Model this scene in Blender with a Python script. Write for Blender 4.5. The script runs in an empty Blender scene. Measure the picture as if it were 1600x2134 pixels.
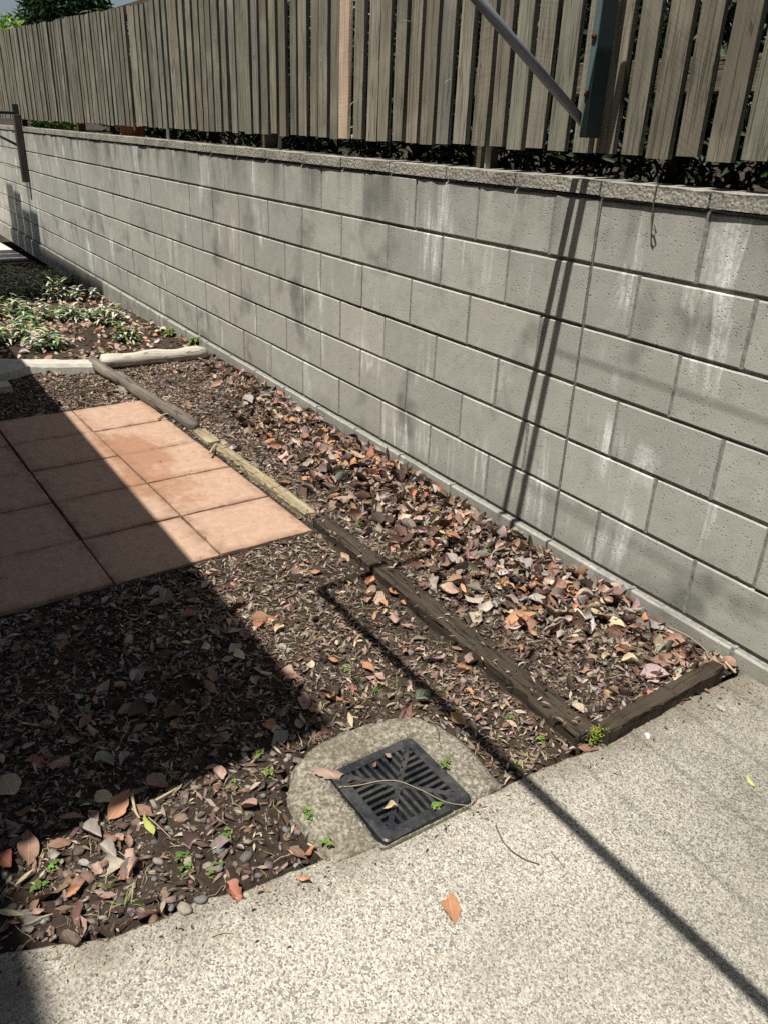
import bpy, bmesh, math, random
import numpy as np
from mathutils import Vector, Matrix, noise

random.seed(7)
RNG = np.random.default_rng(11)
SC = bpy.context.scene
COL = SC.collection

# ------------------------------------------------------------------ camera
F_PX, CX, CY = 1659.78, 800.0, 1067.0            # photograph is 1600 x 2134
CAM = np.array([1.8687, -2.0314, 1.4239])
YAW, PIT, ROL = 0.97606, -0.44580, 0.04221


def cam_axes():
    f = np.array([-math.sin(YAW) * math.cos(PIT), math.cos(YAW) * math.cos(PIT), math.sin(PIT)])
    r = np.cross(f, [0, 0, 1]); r /= np.linalg.norm(r)
    u = np.cross(r, f)
    c, s = math.cos(ROL), math.sin(ROL)
    return c * r + s * u, -s * r + c * u, f


RGT, UPV, FWD = cam_axes()
cd = bpy.data.cameras.new('camera')
cd.sensor_fit = 'VERTICAL'; cd.sensor_height = 36.0; cd.sensor_width = 27.0
cd.lens = 36.0 * F_PX / 2134.0
cd.clip_start = 0.05; cd.clip_end = 500
cam = bpy.data.objects.new('camera', cd); COL.objects.link(cam)
cam.matrix_world = Matrix(((RGT[0], UPV[0], -FWD[0], CAM[0]), (RGT[1], UPV[1], -FWD[1], CAM[1]),
                           (RGT[2], UPV[2], -FWD[2], CAM[2]), (0, 0, 0, 1)))
SC.camera = cam

# ------------------------------------------------------------------ sky, sun, exposure
SX, SY = 0.10, -0.37                               # direction to the sun is (SX, SY, 1)
SUN = Vector((SX, SY, 1.0)).normalized()
wd = bpy.data.worlds.new('World'); SC.world = wd; wd.use_nodes = True
nt = wd.node_tree
sky = nt.nodes.new('ShaderNodeTexSky'); sky.sky_type = 'NISHITA'; sky.sun_disc = False
sky.sun_elevation = math.asin(SUN.z); sky.sun_rotation = math.atan2(SX, SY) % (2 * math.pi)
sky.air_density = 1.0; sky.dust_density = 2.0; sky.ozone_density = 0.6
bg = nt.nodes['Background']; bg.inputs['Strength'].default_value = 0.05
nt.links.new(sky.outputs[0], bg.inputs[0])
sl = bpy.data.lights.new('sun', 'SUN'); sl.energy = 5.0; sl.angle = math.radians(0.53); sl.color = (1.0, 0.955, 0.88)
so = bpy.data.objects.new('sun', sl); COL.objects.link(so)
so.rotation_euler = SUN.to_track_quat('Z', 'Y').to_euler(); so.location = (2, -6, 12)
SC.view_settings.view_transform = 'Standard'; SC.view_settings.look = 'None'
SC.view_settings.exposure = 0.50; SC.view_settings.gamma = 1.0
SC.view_settings.use_curve_mapping = False
SC.render.engine = 'CYCLES'
SC.cycles.use_denoising = False
SC.cycles.max_bounces = 6; SC.cycles.diffuse_bounces = 3; SC.cycles.transparent_max_bounces = 8


# ------------------------------------------------------------------ helpers
def ray(px, py):
    return RGT * ((px - CX) / F_PX) + UPV * ((CY - py) / F_PX) + FWD


def gp(px, py, z=0.0):
    d = ray(px, py); p = CAM + d * ((z - CAM[2]) / d[2]); return Vector(p)


def wp(px, py, y=0.0):
    d = ray(px, py); p = CAM + d * ((y - CAM[1]) / d[1]); return Vector(p)


def sm(a, b, t):
    t = min(1, max(0, (t - a) / (b - a))); return t * t * (3 - 2 * t)


def nz(x, y, s, o=0.0):
    return noise.noise(Vector((x * s, y * s, o)))


# ---- material graph helper
class G:
    def __init__(self, name):
        self.m = bpy.data.materials.new(name); self.m.use_nodes = True
        self.t = self.m.node_tree; self.b = self.t.nodes['Principled BSDF']
        self.b.inputs['Specular IOR Level'].default_value = 0.25

    def n(self, typ, props=None, **ins):
        nd = self.t.nodes.new('ShaderNode' + typ)
        for k, v in (props or {}).items(): setattr(nd, k, v)
        for k, v in ins.items():
            self.put(nd.inputs[k.replace('_', ' ')] if k.replace('_', ' ') in nd.inputs else nd.inputs[int(k[1:])], v)
        return nd

    def put(self, s, v):
        if isinstance(v, bpy.types.NodeSocket): self.t.links.new(v, s)
        elif isinstance(v, (tuple, list)) and s.type == 'RGBA' and len(v) == 3: s.default_value = (*v, 1)
        else: s.default_value = v

    def pos(self): return self.n('NewGeometry').outputs['Position']

    def obj(self): return self.n('TexCoord').outputs['Object']

    def gen(self): return self.n('TexCoord').outputs['Generated']

    def rnd(self): return self.n('ObjectInfo').outputs['Random']

    def mapv(self, v, scale=(1, 1, 1), loc=(0, 0, 0), rot=(0, 0, 0)):
        nd = self.n('Mapping'); self.put(nd.inputs['Vector'], v)
        nd.inputs['Scale'].default_value = scale; nd.inputs['Location'].default_value = loc
        nd.inputs['Rotation'].default_value = rot
        return nd.outputs[0]

    def noise(self, v, scale, detail=4, rough=0.55, dist=0.0):
        nd = self.n('TexNoise'); self.put(nd.inputs['Vector'], v)
        nd.inputs['Scale'].default_value = scale; nd.inputs['Detail'].default_value = detail
        nd.inputs['Roughness'].default_value = rough; nd.inputs['Distortion'].default_value = dist
        return nd.outputs['Fac']

    def vor(self, v, scale, feat='F1', rnd=1.0):
        nd = self.n('TexVoronoi', {'feature': feat}); self.put(nd.inputs['Vector'], v)
        nd.inputs['Scale'].default_value = scale; nd.inputs['Randomness'].default_value = rnd
        return nd

    def ramp(self, fac, stops, interp='LINEAR'):
        nd = self.n('ValToRGB'); self.put(nd.inputs[0], fac); cr = nd.color_ramp; cr.interpolation = interp
        while len(cr.elements) < len(stops): cr.elements.new(0.5)
        for e, (p, c) in zip(cr.elements, stops):
            e.position = p; e.color = (*c, 1) if isinstance(c, (tuple, list)) else (c, c, c, 1)
        return nd.outputs[0]

    def mr(self, v, a, b, c=0.0, d=1.0):
        nd = self.n('MapRange'); self.put(nd.inputs[0], v)
        for i, q in enumerate((a, b, c, d)): nd.inputs[i + 1].default_value = q
        return nd.outputs[0]

    def mix(self, f, a, b, mode='MIX'):
        nd = self.n('Mix', {'data_type': 'RGBA', 'blend_type': mode})
        self.put(nd.inputs[0], f); self.put(nd.inputs[6], a); self.put(nd.inputs[7], b)
        return nd.outputs[2]

    def ma(self, op, a, b=0.5, c=None):
        nd = self.n('Math', {'operation': op}); self.put(nd.inputs[0], a); self.put(nd.inputs[1], b)
        if c is not None: self.put(nd.inputs[2], c)
        return nd.outputs[0]

    def sep(self, v):
        nd = self.n('SeparateXYZ'); self.put(nd.inputs[0], v); return nd.outputs

    def bump(self, h, s=0.3, d=0.01):
        nd = self.n('Bump'); nd.inputs['Strength'].default_value = s; nd.inputs['Distance'].default_value = d
        self.put(nd.inputs['Height'], h); self.t.links.new(nd.outputs[0], self.b.inputs['Normal'])

    def done(self, col, rough=0.85, spec=None):
        self.put(self.b.inputs['Base Color'], col); self.put(self.b.inputs['Roughness'], rough)
        if spec is not None: self.b.inputs['Specular IOR Level'].default_value = spec
        return self.m


M = {}


def m_block():
    g = G('concrete_block'); P = g.pos(); z = g.sep(P)[2]; x = g.sep(P)[0]
    fine = g.noise(P, 140, 3, 0.6); big = g.noise(P, 1.6, 4, 0.6); mid = g.noise(P, 9, 4, 0.6)
    col = g.ramp(mid, [(0.25, (0.315, 0.316, 0.272)), (0.75, (0.435, 0.432, 0.378))])
    col = g.mix(g.mr(g.rnd(), 0.25, 1, 0, 0.6), col, (0.275, 0.275, 0.247))
    col = g.mix(g.mr(g.ma('FRACT', g.ma('MULTIPLY', g.rnd(), 13.7)), 0.72, 1, 0, 0.55), col, (0.47, 0.46, 0.40))
    col = g.mix(g.mr(fine, 0.3, 0.75, 0.0, 0.35), col, (0.55, 0.54, 0.49))
    # warm grime towards low courses on the far part, brown tint
    col = g.mix(g.mr(g.noise(P, 0.9, 2, 0.5), 0.5, 0.75, 0, 0.35), col, (0.35, 0.30, 0.25))
    # black mildew running from the cap
    st = g.noise(g.mapv(P, (3.2, 1, 1.1)), 1.4, 4, 0.62)
    st2 = g.noise(g.mapv(P, (14, 1, 1.2)), 1.0, 3, 0.6)
    topm = g.mr(z, 0.95, 1.27, 0, 1)
    f = g.ma('MULTIPLY', topm, g.ma('MULTIPLY', g.mr(st, 0.43, 0.6, 0, 1), g.mr(st2, 0.3, 0.6, 0.35, 1)))
    col = g.mix(g.ma('MULTIPLY', f, 0.8), col, (0.085, 0.083, 0.074))
    dk = g.noise(P, 2.7, 3, 0.6)
    col = g.mix(g.mr(dk, 0.56, 0.70, 0, 0.75), col, (0.13, 0.135, 0.12))
    # white lime runs
    w1 = g.noise(g.mapv(P, (9, 1, 0.9)), 1.0, 6, 0.72, 1.1)
    w2 = g.noise(g.mapv(P, (2.3, 1, 2.6), (3.1, 0, 1.7)), 1.25, 2, 0.5)
    w3 = g.noise(P, 60, 3, 0.6)
    wf = g.ma('MULTIPLY', g.mr(w1, 0.51, 0.66, 0, 1), g.mr(w2, 0.50, 0.62, 0, 1))
    wf = g.ma('MULTIPLY', wf, g.mr(w3, 0.3, 0.6, 0.35, 1))
    col = g.mix(g.ma('MULTIPLY', wf, 0.95), col, (0.84, 0.84, 0.80))
    # dirt splash at the base
    bf = g.ma('MULTIPLY', g.mr(z, 0.0, 0.14, 1, 0), g.mr(mid, 0.3, 0.7, 0.2, 0.75))
    col = g.mix(bf, col, (0.12, 0.108, 0.085))
    # open pores
    v = g.vor(P, 85).outputs['Distance']; vm = g.noise(P, 22, 2, 0.5)
    pore = g.ma('MULTIPLY', g.mr(v, 0.10, 0.26, 1, 0), g.mr(vm, 0.47, 0.56, 0, 1))
    v2 = g.vor(P, 170).outputs['Distance']
    pore2 = g.ma('MULTIPLY', g.mr(v2, 0.12, 0.3, 1, 0), g.mr(g.noise(P, 55, 2), 0.5, 0.6, 0, 1))
    pr = g.ma('MAXIMUM', pore, g.ma('MULTIPLY', pore2, 0.6))
    col = g.mix(g.ma('MULTIPLY', pr, 0.55), col, (0.09, 0.088, 0.08))
    h = g.ma('SUBTRACT', g.ma('ADD', g.ma('MULTIPLY', fine, 0.35), g.ma('MULTIPLY', mid, 0.3)), pr)
    g.bump(h, 0.55, 0.0035)
    return g.done(col, 0.93, 0.2)


def m_mortar():
    g = G('mortar'); P = g.pos(); f = g.noise(P, 60, 4)
    col = g.ramp(f, [(0.3, (0.15, 0.145, 0.13)), (0.7, (0.30, 0.295, 0.27))]); g.bump(f, 0.5, 0.004)
    return g.done(col, 0.95, 0.1)


def m_cap():
    g = G('split_cap'); P = g.pos(); f = g.noise(P, 110, 4, 0.7); c = g.vor(P, 90).outputs['Distance']
    s = g.noise(P, 3.2, 4, 0.6)
    col = g.ramp(f, [(0.3, (0.13, 0.122, 0.10)), (0.5, (0.30, 0.285, 0.24)), (0.72, (0.50, 0.475, 0.41))])
    col = g.mix(g.mr(s, 0.46, 0.72, 0, 0.7), col, (0.095, 0.09, 0.078))
    g.bump(g.ma('SUBTRACT', f, c), 0.7, 0.004)
    return g.done(col, 0.95, 0.15)


def m_aggregate():
    g = G('exposed_aggregate'); P = g.pos(); xy = g.mapv(P, (1, 1, 0.2))
    warp = g.n('TexNoise'); g.put(warp.inputs['Vector'], P); warp.inputs['Scale'].default_value = 60
    vv = g.n('VectorMath', {'operation': 'MULTIPLY_ADD'})
    g.put(vv.inputs[0], warp.outputs['Color']); vv.inputs[1].default_value = (0.006, 0.006, 0.006); g.put(vv.inputs[2], xy)
    a = g.vor(vv.outputs[0], 300); b = g.vor(vv.outputs[0], 112)
    ae = g.vor(vv.outputs[0], 300, 'DISTANCE_TO_EDGE').outputs['Distance']
    ra = g.sep(a.outputs['Color'])[0]; rb = g.sep(b.outputs['Color'])[0]; rb2 = g.sep(b.outputs['Color'])[1]
    small = g.ramp(ra, [(0.0, (0.075, 0.07, 0.06)), (0.18, (0.19, 0.175, 0.145)), (0.36, (0.36, 0.335, 0.275)), (0.7, (0.48, 0.455, 0.385)), (1.0, (0.66, 0.635, 0.56))])
    big = g.ramp(rb2, [(0.0, (0.15, 0.155, 0.16)), (0.3, (0.25, 0.255, 0.25)), (0.5, (0.34, 0.32, 0.28)), (0.62, (0.36, 0.22, 0.13)), (0.7, (0.50, 0.48, 0.42)), (0.9, (0.22, 0.23, 0.25)), (1.0, (0.22, 0.13, 0.10))])
    small = g.mix(g.mr(ae, 0.0, 0.10, 0.6, 0.0), small, (0.22, 0.205, 0.17))
    isbig = g.ma('MULTIPLY', g.ma('GREATER_THAN', rb, 0.77), g.mr(b.outputs['Distance'], 0.36, 0.46, 1, 0))
    col = g.mix(isbig, small, big)
    fine = g.noise(P, 420, 2, 0.6)
    col = g.mix(g.mr(fine, 0.35, 0.7, 0.0, 0.22), col, (0.56, 0.53, 0.45))
    # mildew and dirt: greyer towards the wall, brown along the soil edge
    s = g.sep(P); big1 = g.noise(P, 2.1, 5, 0.62); big2 = g.noise(P, 6.5, 4, 0.6)
    toward = g.mr(g.ma('ADD', s[1], g.ma('MULTIPLY', s[0], 0.25)), -0.85, -0.15, 0, 1)
    toward = g.ma('ADD', g.ma('MULTIPLY', toward, 0.92), g.mr(big1, 0.35, 0.7, -0.10, 0.42))
    toward = g.ma('MAXIMUM', toward, 0.0)
    cl = g.n('Clamp'); g.put(cl.inputs[0], g.ma('MULTIPLY', toward, 0.86)); t = cl.outputs[0]
    dirt = g.mix(g.ma('MULTIPLY', g.mr(ra, 0.15, 0.95, 0, 1), g.mr(fine, 0.3, 0.6, 0.5, 1)), (0.085, 0.08, 0.069), (0.33, 0.313, 0.265))
    col = g.mix(g.ma('MULTIPLY', t, g.mr(big2, 0.3, 0.65, 0.7, 1.0)), col, dirt)
    e = g.ma('SUBTRACT', s[0], g.ma('MULTIPLY', g.ma('ADD', s[1], 1.0), 0.05))
    ef = g.ma('MULTIPLY', g.mr(e, 0.81, 0.95, 1, 0), g.mr(big2, 0.3, 0.62, 0.15, 0.95))
    col = g.mix(g.ma('MULTIPLY', ef, 0.85), col, (0.135, 0.115, 0.08))
    blot = g.noise(P, 1.1, 5, 0.65, 0.6)
    col = g.mix(g.mr(blot, 0.45, 0.68, 0, 0.42), col, (0.21, 0.195, 0.16))
    h = g.ma('ADD', g.ma('MULTIPLY', a.outputs['Distance'], -0.6), g.ma('MULTIPLY', fine, 0.4))
    g.bump(h, 0.55, 0.0035)
    return g.done(col, 0.85, 0.25)


def m_collar():
    g = G('mossy_concrete'); P = g.pos(); f = g.noise(P, 75, 5, 0.7); b = g.noise(P, 7, 5, 0.65); v = g.vor(P, 150)
    col = g.ramp(f, [(0.3, (0.085, 0.076, 0.055)), (0.5, (0.19, 0.172, 0.13)), (0.7, (0.36, 0.33, 0.26))])
    col = g.mix(g.mr(g.sep(v.outputs['Color'])[0], 0.7, 0.8, 0, 0.45), col, (0.44, 0.40, 0.33))
    col = g.mix(g.mr(g.sep(v.outputs['Color'])[1], 0.78, 0.84, 0, 0.7), col, (0.10, 0.09, 0.075))
    col = g.mix(g.mr(b, 0.45, 0.66, 0, 0.65), col, (0.115, 0.102, 0.07))
    g.bump(g.ma('SUBTRACT', f, g.ma('MULTIPLY', v.outputs['Distance'], 0.5)), 0.8, 0.006)
    return g.done(col, 0.93, 0.15)


def m_soil():
    g = G('soil'); P = g.pos(); a = g.noise(P, 3.0, 5, 0.6); b = g.noise(P, 45, 5, 0.7); c = g.noise(P, 190, 2, 0.6)
    col = g.ramp(b, [(0.25, (0.018, 0.013, 0.010)), (0.55, (0.048, 0.036, 0.027)), (0.8, (0.10, 0.076, 0.056))])
    col = g.mix(g.mr(a, 0.45, 0.68, 0, 0.45), col, (0.075, 0.055, 0.04))
    sp = g.vor(P, 130); r = g.sep(sp.outputs['Color'])
    spk = g.ma('MULTIPLY', g.ma('GREATER_THAN', r[0], 0.86), g.mr(sp.outputs['Distance'], 0.28, 0.4, 1, 0))
    col = g.mix(g.ma('MULTIPLY', spk, 0.8), col, g.mix(r[1], (0.16, 0.11, 0.08), (0.34, 0.27, 0.2)))
    g.bump(g.ma('ADD', b, g.ma('MULTIPLY', c, 0.5)), 0.9, 0.012)
    return g.done(col, 0.97, 0.1)


def m_tile():
    g = G('terracotta'); P = g.pos(); O = g.obj(); a = g.noise(P, 2.4, 4, 0.6); b = g.noise(P, 26, 4, 0.65); c = g.noise(P, 150, 3, 0.6)
    col = g.ramp(b, [(0.25, (0.27, 0.172, 0.118)), (0.55, (0.37, 0.245, 0.172)), (0.8, (0.45, 0.32, 0.24))])
    col = g.mix(g.mr(g.rnd(), 0, 1, 0.0, 0.3), col, (0.38, 0.262, 0.188))
    col = g.mix(g.mr(c, 0.35, 0.7, 0, 0.35), col, (0.48, 0.355, 0.272))
    # damp red-brown stain near the middle joint and darker grime along the tile edges
    s = g.sep(P)
    dx = g.ma('ADD', s[0], 1.62); dy = g.ma('ADD', s[1], 1.06)
    dd = g.ma('SQRT', g.ma('ADD', g.ma('POWER', g.ma('MULTIPLY', dx, 1.35), 2), g.ma('POWER', g.ma('MULTIPLY', dy, 4.2), 2)))
    sf = g.ma('SUBTRACT', g.mr(dd, 0.35, 1.0, 1, 0), g.mr(g.noise(P, 3.6, 6, 0.7), 0.38, 0.66, 0.0, 0.9))
    col = g.mix(g.mr(sf, 0.0, 0.5, 0, 0.62), col, (0.24, 0.10, 0.052))
    o = g.sep(O)
    ex = g.ma('MAXIMUM', g.ma('ABSOLUTE', o[0]), g.ma('ABSOLUTE', o[1]))
    ef = g.ma('MULTIPLY', g.mr(ex, 0.14, 0.19, 0, 1), g.mr(g.noise(P, 11, 4, 0.65), 0.36, 0.6, 0, 0.85))
    col = g.mix(ef, col, (0.21, 0.118, 0.075))
    sp = g.noise(P, 17, 5, 0.7)
    col = g.mix(g.mr(sp, 0.6, 0.72, 0, 0.65), col, (0.14, 0.08, 0.05))
    g.bump(g.ma('ADD', c, g.ma('MULTIPLY', b, 0.7)), 0.35, 0.003)
    return g.done(col, 0.88, 0.2)


def m_wood(name, dark, light, grain=(40, 40, 2.0), moss=None, saw=True, crack=0.5, vary=0.5, edge=0.0, hues=None):
    g = G(name); O = g.obj(); I = g.rnd()
    off = g.n('VectorMath', {'operation': 'ADD'}); g.put(off.inputs[0], O)
    cb = g.n('CombineXYZ'); g.put(cb.inputs[0], g.ma('MULTIPLY', I, 37.0)); g.put(cb.inputs[2], g.ma('MULTIPLY', I, 91.0))
    g.put(off.inputs[1], cb.outputs[0]); V = off.outputs[0]
    gr = g.noise(g.mapv(V, grain), 1.6, 5, 0.7, 0.4); blot = g.noise(V, 3.5, 4, 0.6); fine = g.noise(g.mapv(V, grain), 6.0, 3, 0.6)
    col = g.ramp(gr, [(0.28, dark), (0.62, light)])
    mid = tuple((a + b) * 0.5 for a, b in zip(dark, light))
    col = g.mix(g.mr(I, 0, 1, 0, vary), col, tuple(c * 0.66 for c in mid))
    col = g.mix(g.mr(blot, 0.5, 0.72, 0, 0.55), col, tuple(c * 0.6 for c in mid))
    col = g.mix(g.mr(blot, 0.32, 0.48, 0.35, 0), col, tuple(min(1, c * 1.25) for c in light))
    ck = g.noise(g.mapv(V, (grain[0] * 0.9, grain[1] * 0.9, grain[2] * 0.45)), 1.3, 2, 0.5)
    cf = g.mr(g.ma('ABSOLUTE', g.ma('SUBTRACT', ck, 0.5)), 0.0, 0.018, 1, 0)
    col = g.mix(g.ma('MULTIPLY', cf, crack), col, tuple(c * 0.2 for c in dark))
    h = g.ma('SUBTRACT', g.ma('ADD', gr, g.ma('MULTIPLY', fine, 0.5)), cf)
    if saw:
        ang = g.mr(I, 0, 1, -0.9, 0.9)
        s = g.sep(V)
        t = g.ma('ADD', s[2], g.ma('MULTIPLY', g.ma('MULTIPLY', s[0], ang), 1.5))
        sw = g.noise(g.n('CombineXYZ', None, Z=g.ma('MULTIPLY', t, 1.0)).outputs[0], 95, 2, 0.5)
        h = g.ma('ADD', h, g.ma('MULTIPLY', sw, 0.35))
        col = g.mix(g.mr(sw, 0.5, 0.75, 0.0, 0.22), col, tuple(c * 0.62 for c in mid))
    if hues:
        I2 = g.ma('FRACT', g.ma('MULTIPLY', I, 17.31))
        col = g.mix(0.55, col, g.mix(1.0, col, g.ramp(I2, hues, 'CONSTANT'), 'MULTIPLY'))
        kn = g.vor(g.mapv(V, (9, 9, 2.2)), 1.0)
        col = g.mix(g.ma('MULTIPLY', g.mr(kn.outputs['Distance'], 0.05, 0.13, 1, 0), 0.8), col, tuple(c * 0.35 for c in mid))
    if edge:  # shade of the paling gaps painted into the side faces
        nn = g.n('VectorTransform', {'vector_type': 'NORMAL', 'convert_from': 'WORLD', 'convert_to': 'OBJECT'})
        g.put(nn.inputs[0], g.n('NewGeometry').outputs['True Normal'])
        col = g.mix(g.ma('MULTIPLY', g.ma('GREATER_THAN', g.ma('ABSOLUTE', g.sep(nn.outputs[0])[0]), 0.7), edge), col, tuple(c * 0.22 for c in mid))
    if moss:
        col = g.mix(g.mr(g.noise(g.pos(), 7, 4, 0.65), 0.5, 0.68, 0, 0.75), col, moss)
    g.bump(h, 0.6, 0.004)
    return g.done(col, 0.9, 0.15)


def m_paint(name, c, rust=0.15, rough=0.5):
    g = G(name); O = g.obj(); a = g.noise(O, 30, 4, 0.65); b = g.noise(O, 6, 3, 0.6)
    col = g.mix(g.mr(b, 0.35, 0.7, 0, 0.5), c, tuple(q * 0.6 + 0.02 for q in c))
    col = g.mix(g.mr(a, 0.68 - rust * 0.4, 0.75, 0, 0.9), col, (0.12, 0.045, 0.02))
    g.bump(a, 0.2, 0.002)
    return g.done(col, rough, 0.4)


def m_plain(name, c, rough=0.8, var=0.35, scale=20, spec=0.25, bump=0.25, dist=0.003):
    g = G(name); P = g.obj(); a = g.noise(P, scale, 4, 0.65)
    col = g.mix(a, tuple(q * (1 - var) for q in c), tuple(min(1, q * (1 + var)) for q in c))
    g.bump(a, bump, dist)
    return g.done(col, rough, spec)


def m_attr(name, rough=0.75, spec=0.25, trans=0.0):
    g = G(name); c = g.n('VertexColor', {'layer_name': 'Col'}).outputs[0]
    f = g.noise(g.pos(), 130, 3, 0.6)
    col = g.mix(g.mr(f, 0.35, 0.7, 0.0, 0.55), c, g.mix(1.0, c, (0.45, 0.42, 0.4), 'MULTIPLY'))
    if trans:
        g.b.inputs['Subsurface Weight'].default_value = 0
        tr = g.n('BsdfTranslucent'); g.put(tr.inputs[0], col)
        ms = g.n('MixShader'); ms.inputs[0].default_value = trans
        g.t.links.new(g.b.outputs[0], ms.inputs[1]); g.t.links.new(tr.outputs[0], ms.inputs[2])
        g.t.links.new(ms.outputs[0], g.t.nodes['Material Output'].inputs['Surface'])
    g.bump(f, 0.3, 0.002)
    return g.done(col, rough, spec)


def m_leaf(name, c, c2, spec=0.3, rough=0.62):
    g = G(name); Gn = g.gen(); I = g.rnd(); s = g.sep(Gn)
    n1 = g.noise(g.obj(), 2.6, 4, 0.65); n2 = g.noise(g.obj(), 11, 3, 0.6)
    col = g.mix(g.mr(n1, 0.35, 0.68, 0, 1), c, c2)
    col = g.mix(g.mr(I, 0, 1, 0.0, 0.55), col, tuple(q * 0.6 for q in c))
    col = g.mix(g.mr(n2, 0.62, 0.75, 0, 0.6), col, tuple(q * 0.3 for q in c))
    d = g.ma('ABSOLUTE', g.ma('SUBTRACT', s[1], 0.5))
    vein = g.mr(d, 0.0, 0.035, 1, 0)
    w = g.ma('SINE', g.ma('MULTIPLY', g.ma('ADD', s[0], g.ma('MULTIPLY', d, -0.7)), 55.0))
    v2 = g.mr(w, 0.86, 1.0, 0, 0.45)
    vv = g.ma('MAXIMUM', vein, v2)
    col = g.mix(g.ma('MULTIPLY', vv, 0.5), col, tuple(min(1, q * 1.35 + 0.02) for q in c2))
    g.bump(g.ma('ADD', g.ma('MULTIPLY', vv, -0.6), n2), 0.4, 0.002)
    tr = g.n('BsdfTranslucent'); g.put(tr.inputs[0], col)
    ms = g.n('MixShader'); ms.inputs[0].default_value = 0.14
    g.t.links.new(g.b.outputs[0], ms.inputs[1]); g.t.links.new(tr.outputs[0], ms.inputs[2])
    g.t.links.new(ms.outputs[0], g.t.nodes['Material Output'].inputs['Surface'])
    return g.done(col, rough, spec)


M['block'] = m_block(); M['mortar'] = m_mortar(); M['cap'] = m_cap(); M['agg'] = m_aggregate()
M['collar'] = m_collar(); M['soil'] = m_soil(); M['tile'] = m_tile()
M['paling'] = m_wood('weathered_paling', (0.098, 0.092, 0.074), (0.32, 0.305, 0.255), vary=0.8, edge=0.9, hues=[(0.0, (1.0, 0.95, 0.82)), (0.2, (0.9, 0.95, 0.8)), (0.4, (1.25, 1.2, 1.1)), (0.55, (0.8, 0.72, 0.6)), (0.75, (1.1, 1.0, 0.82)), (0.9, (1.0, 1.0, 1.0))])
M['paling_new'] = m_wood('new_paling', (0.42, 0.30, 0.20), (0.62, 0.49, 0.36), crack=0.1, vary=0.1)
M['rail'] = m_wood('fence_rail', (0.06, 0.05, 0.035), (0.17, 0.145, 0.10), grain=(2, 40, 40), saw=False)
M['sleeper'] = m_wood('dark_sleeper', (0.014, 0.011, 0.008), (0.066, 0.053, 0.039), grain=(2.2, 42, 42), saw=False, crack=0.9, moss=(0.06, 0.048, 0.032))
M['sleeper_y'] = m_wood('green_sleeper', (0.11, 0.085, 0.05), (0.36, 0.30, 0.195), grain=(2.2, 36, 36), saw=False, crack=0.8)
M['log'] = m_wood('grey_log', (0.06, 0.05, 0.04), (0.23, 0.20, 0.165), grain=(2.0, 30, 30), saw=False, crack=1.0)
M['log_pale'] = m_wood('pale_log', (0.34, 0.30, 0.22), (0.66, 0.62, 0.53), grain=(2.0, 30, 30), saw=False, crack=0.8)
M['kerb'] = m_plain('kerb_concrete', (0.42, 0.40, 0.35), 0.92, 0.4, 22, 0.15, 0.6, 0.006)
M['teal'] = m_paint('teal_paint', (0.006, 0.019, 0.020), 0.05, 0.75)  # shade on the post's side put into this dark colour
M['teal_lit'] = m_paint('lit_teal_paint', (0.085, 0.13, 0.125), 0.2, 0.6)  # same teal painted paler for the sunlit front of the post
M['dark_post'] = m_wood('dark_board', (0.02, 0.018, 0.015), (0.075, 0.068, 0.06), saw=False)
M['galv'] = m_plain('galvanised', (0.135, 0.145, 0.175), 0.45, 0.3, 40, 0.5, 0.2, 0.001)
M['rust'] = m_plain('rust', (0.065, 0.026, 0.016), 0.9, 0.5, 60)
def m_grate():
    g = G('black_plastic'); P = g.pos(); a = g.noise(P, 14, 5, 0.7); b = g.noise(P, 160, 3, 0.6)
    col = g.mix(g.mr(a, 0.42, 0.68, 0, 0.5), (0.014, 0.016, 0.02), (0.085, 0.08, 0.07))
    col = g.mix(g.mr(b, 0.6, 0.72, 0, 0.4), col, (0.14, 0.125, 0.10))
    g.bump(b, 0.2, 0.001)
    return g.done(col, g.mr(a, 0.4, 0.65, 0.38, 0.75), 0.5)


M['grate'] = m_grate()
M['pit'] = m_plain('pit_dirt', (0.012, 0.010, 0.008), 0.95, 0.5, 30, 0.1)
M['litter'] = m_attr('litter', 0.8, 0.2, 0.08)
M['bark'] = m_attr('bark', 0.85, 0.2)
M['stone'] = m_attr('stone', 0.7, 0.3)
M['green'] = m_attr('green_leaf', 0.5, 0.35, 0.25)
M['twig'] = m_plain('twig', (0.10, 0.075, 0.055), 0.9, 0.4, 50)
M['twig_pale'] = m_plain('dry_stem', (0.36, 0.29, 0.19), 0.85, 0.35, 50)
M['nail'] = m_plain('nail', (0.30, 0.27, 0.24), 0.55, 0.3, 60, 0.5)
M['white'] = m_plain('white_mark', (0.75, 0.74, 0.70), 0.8, 0.2, 60)
M['brick'] = m_plain('terracotta_brick', (0.42, 0.17, 0.07), 0.85, 0.3, 18)
M['render'] = m_plain('house_render', (0.46, 0.44, 0.40), 0.9, 0.12, 8)
M['roofm'] = m_plain('roof_metal', (0.16, 0.155, 0.15), 0.6, 0.15, 6)
M['path'] = m_plain('path_concrete', (0.52, 0.49, 0.42), 0.9, 0.25, 14, 0.2, 0.4, 0.004)
M['pale_wall'] = m_plain('pale_grey_wall', (0.52, 0.55, 0.58), 0.85, 0.06, 3)
M['glass'] = m_plain('window_glass', (0.03, 0.04, 0.05), 0.08, 0.1, 2, 0.6, 0.0)
M['bark_t'] = m_plain('tree_bark', (0.09, 0.07, 0.05), 0.95, 0.4, 16, 0.1, 0.8, 0.02)
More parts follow.
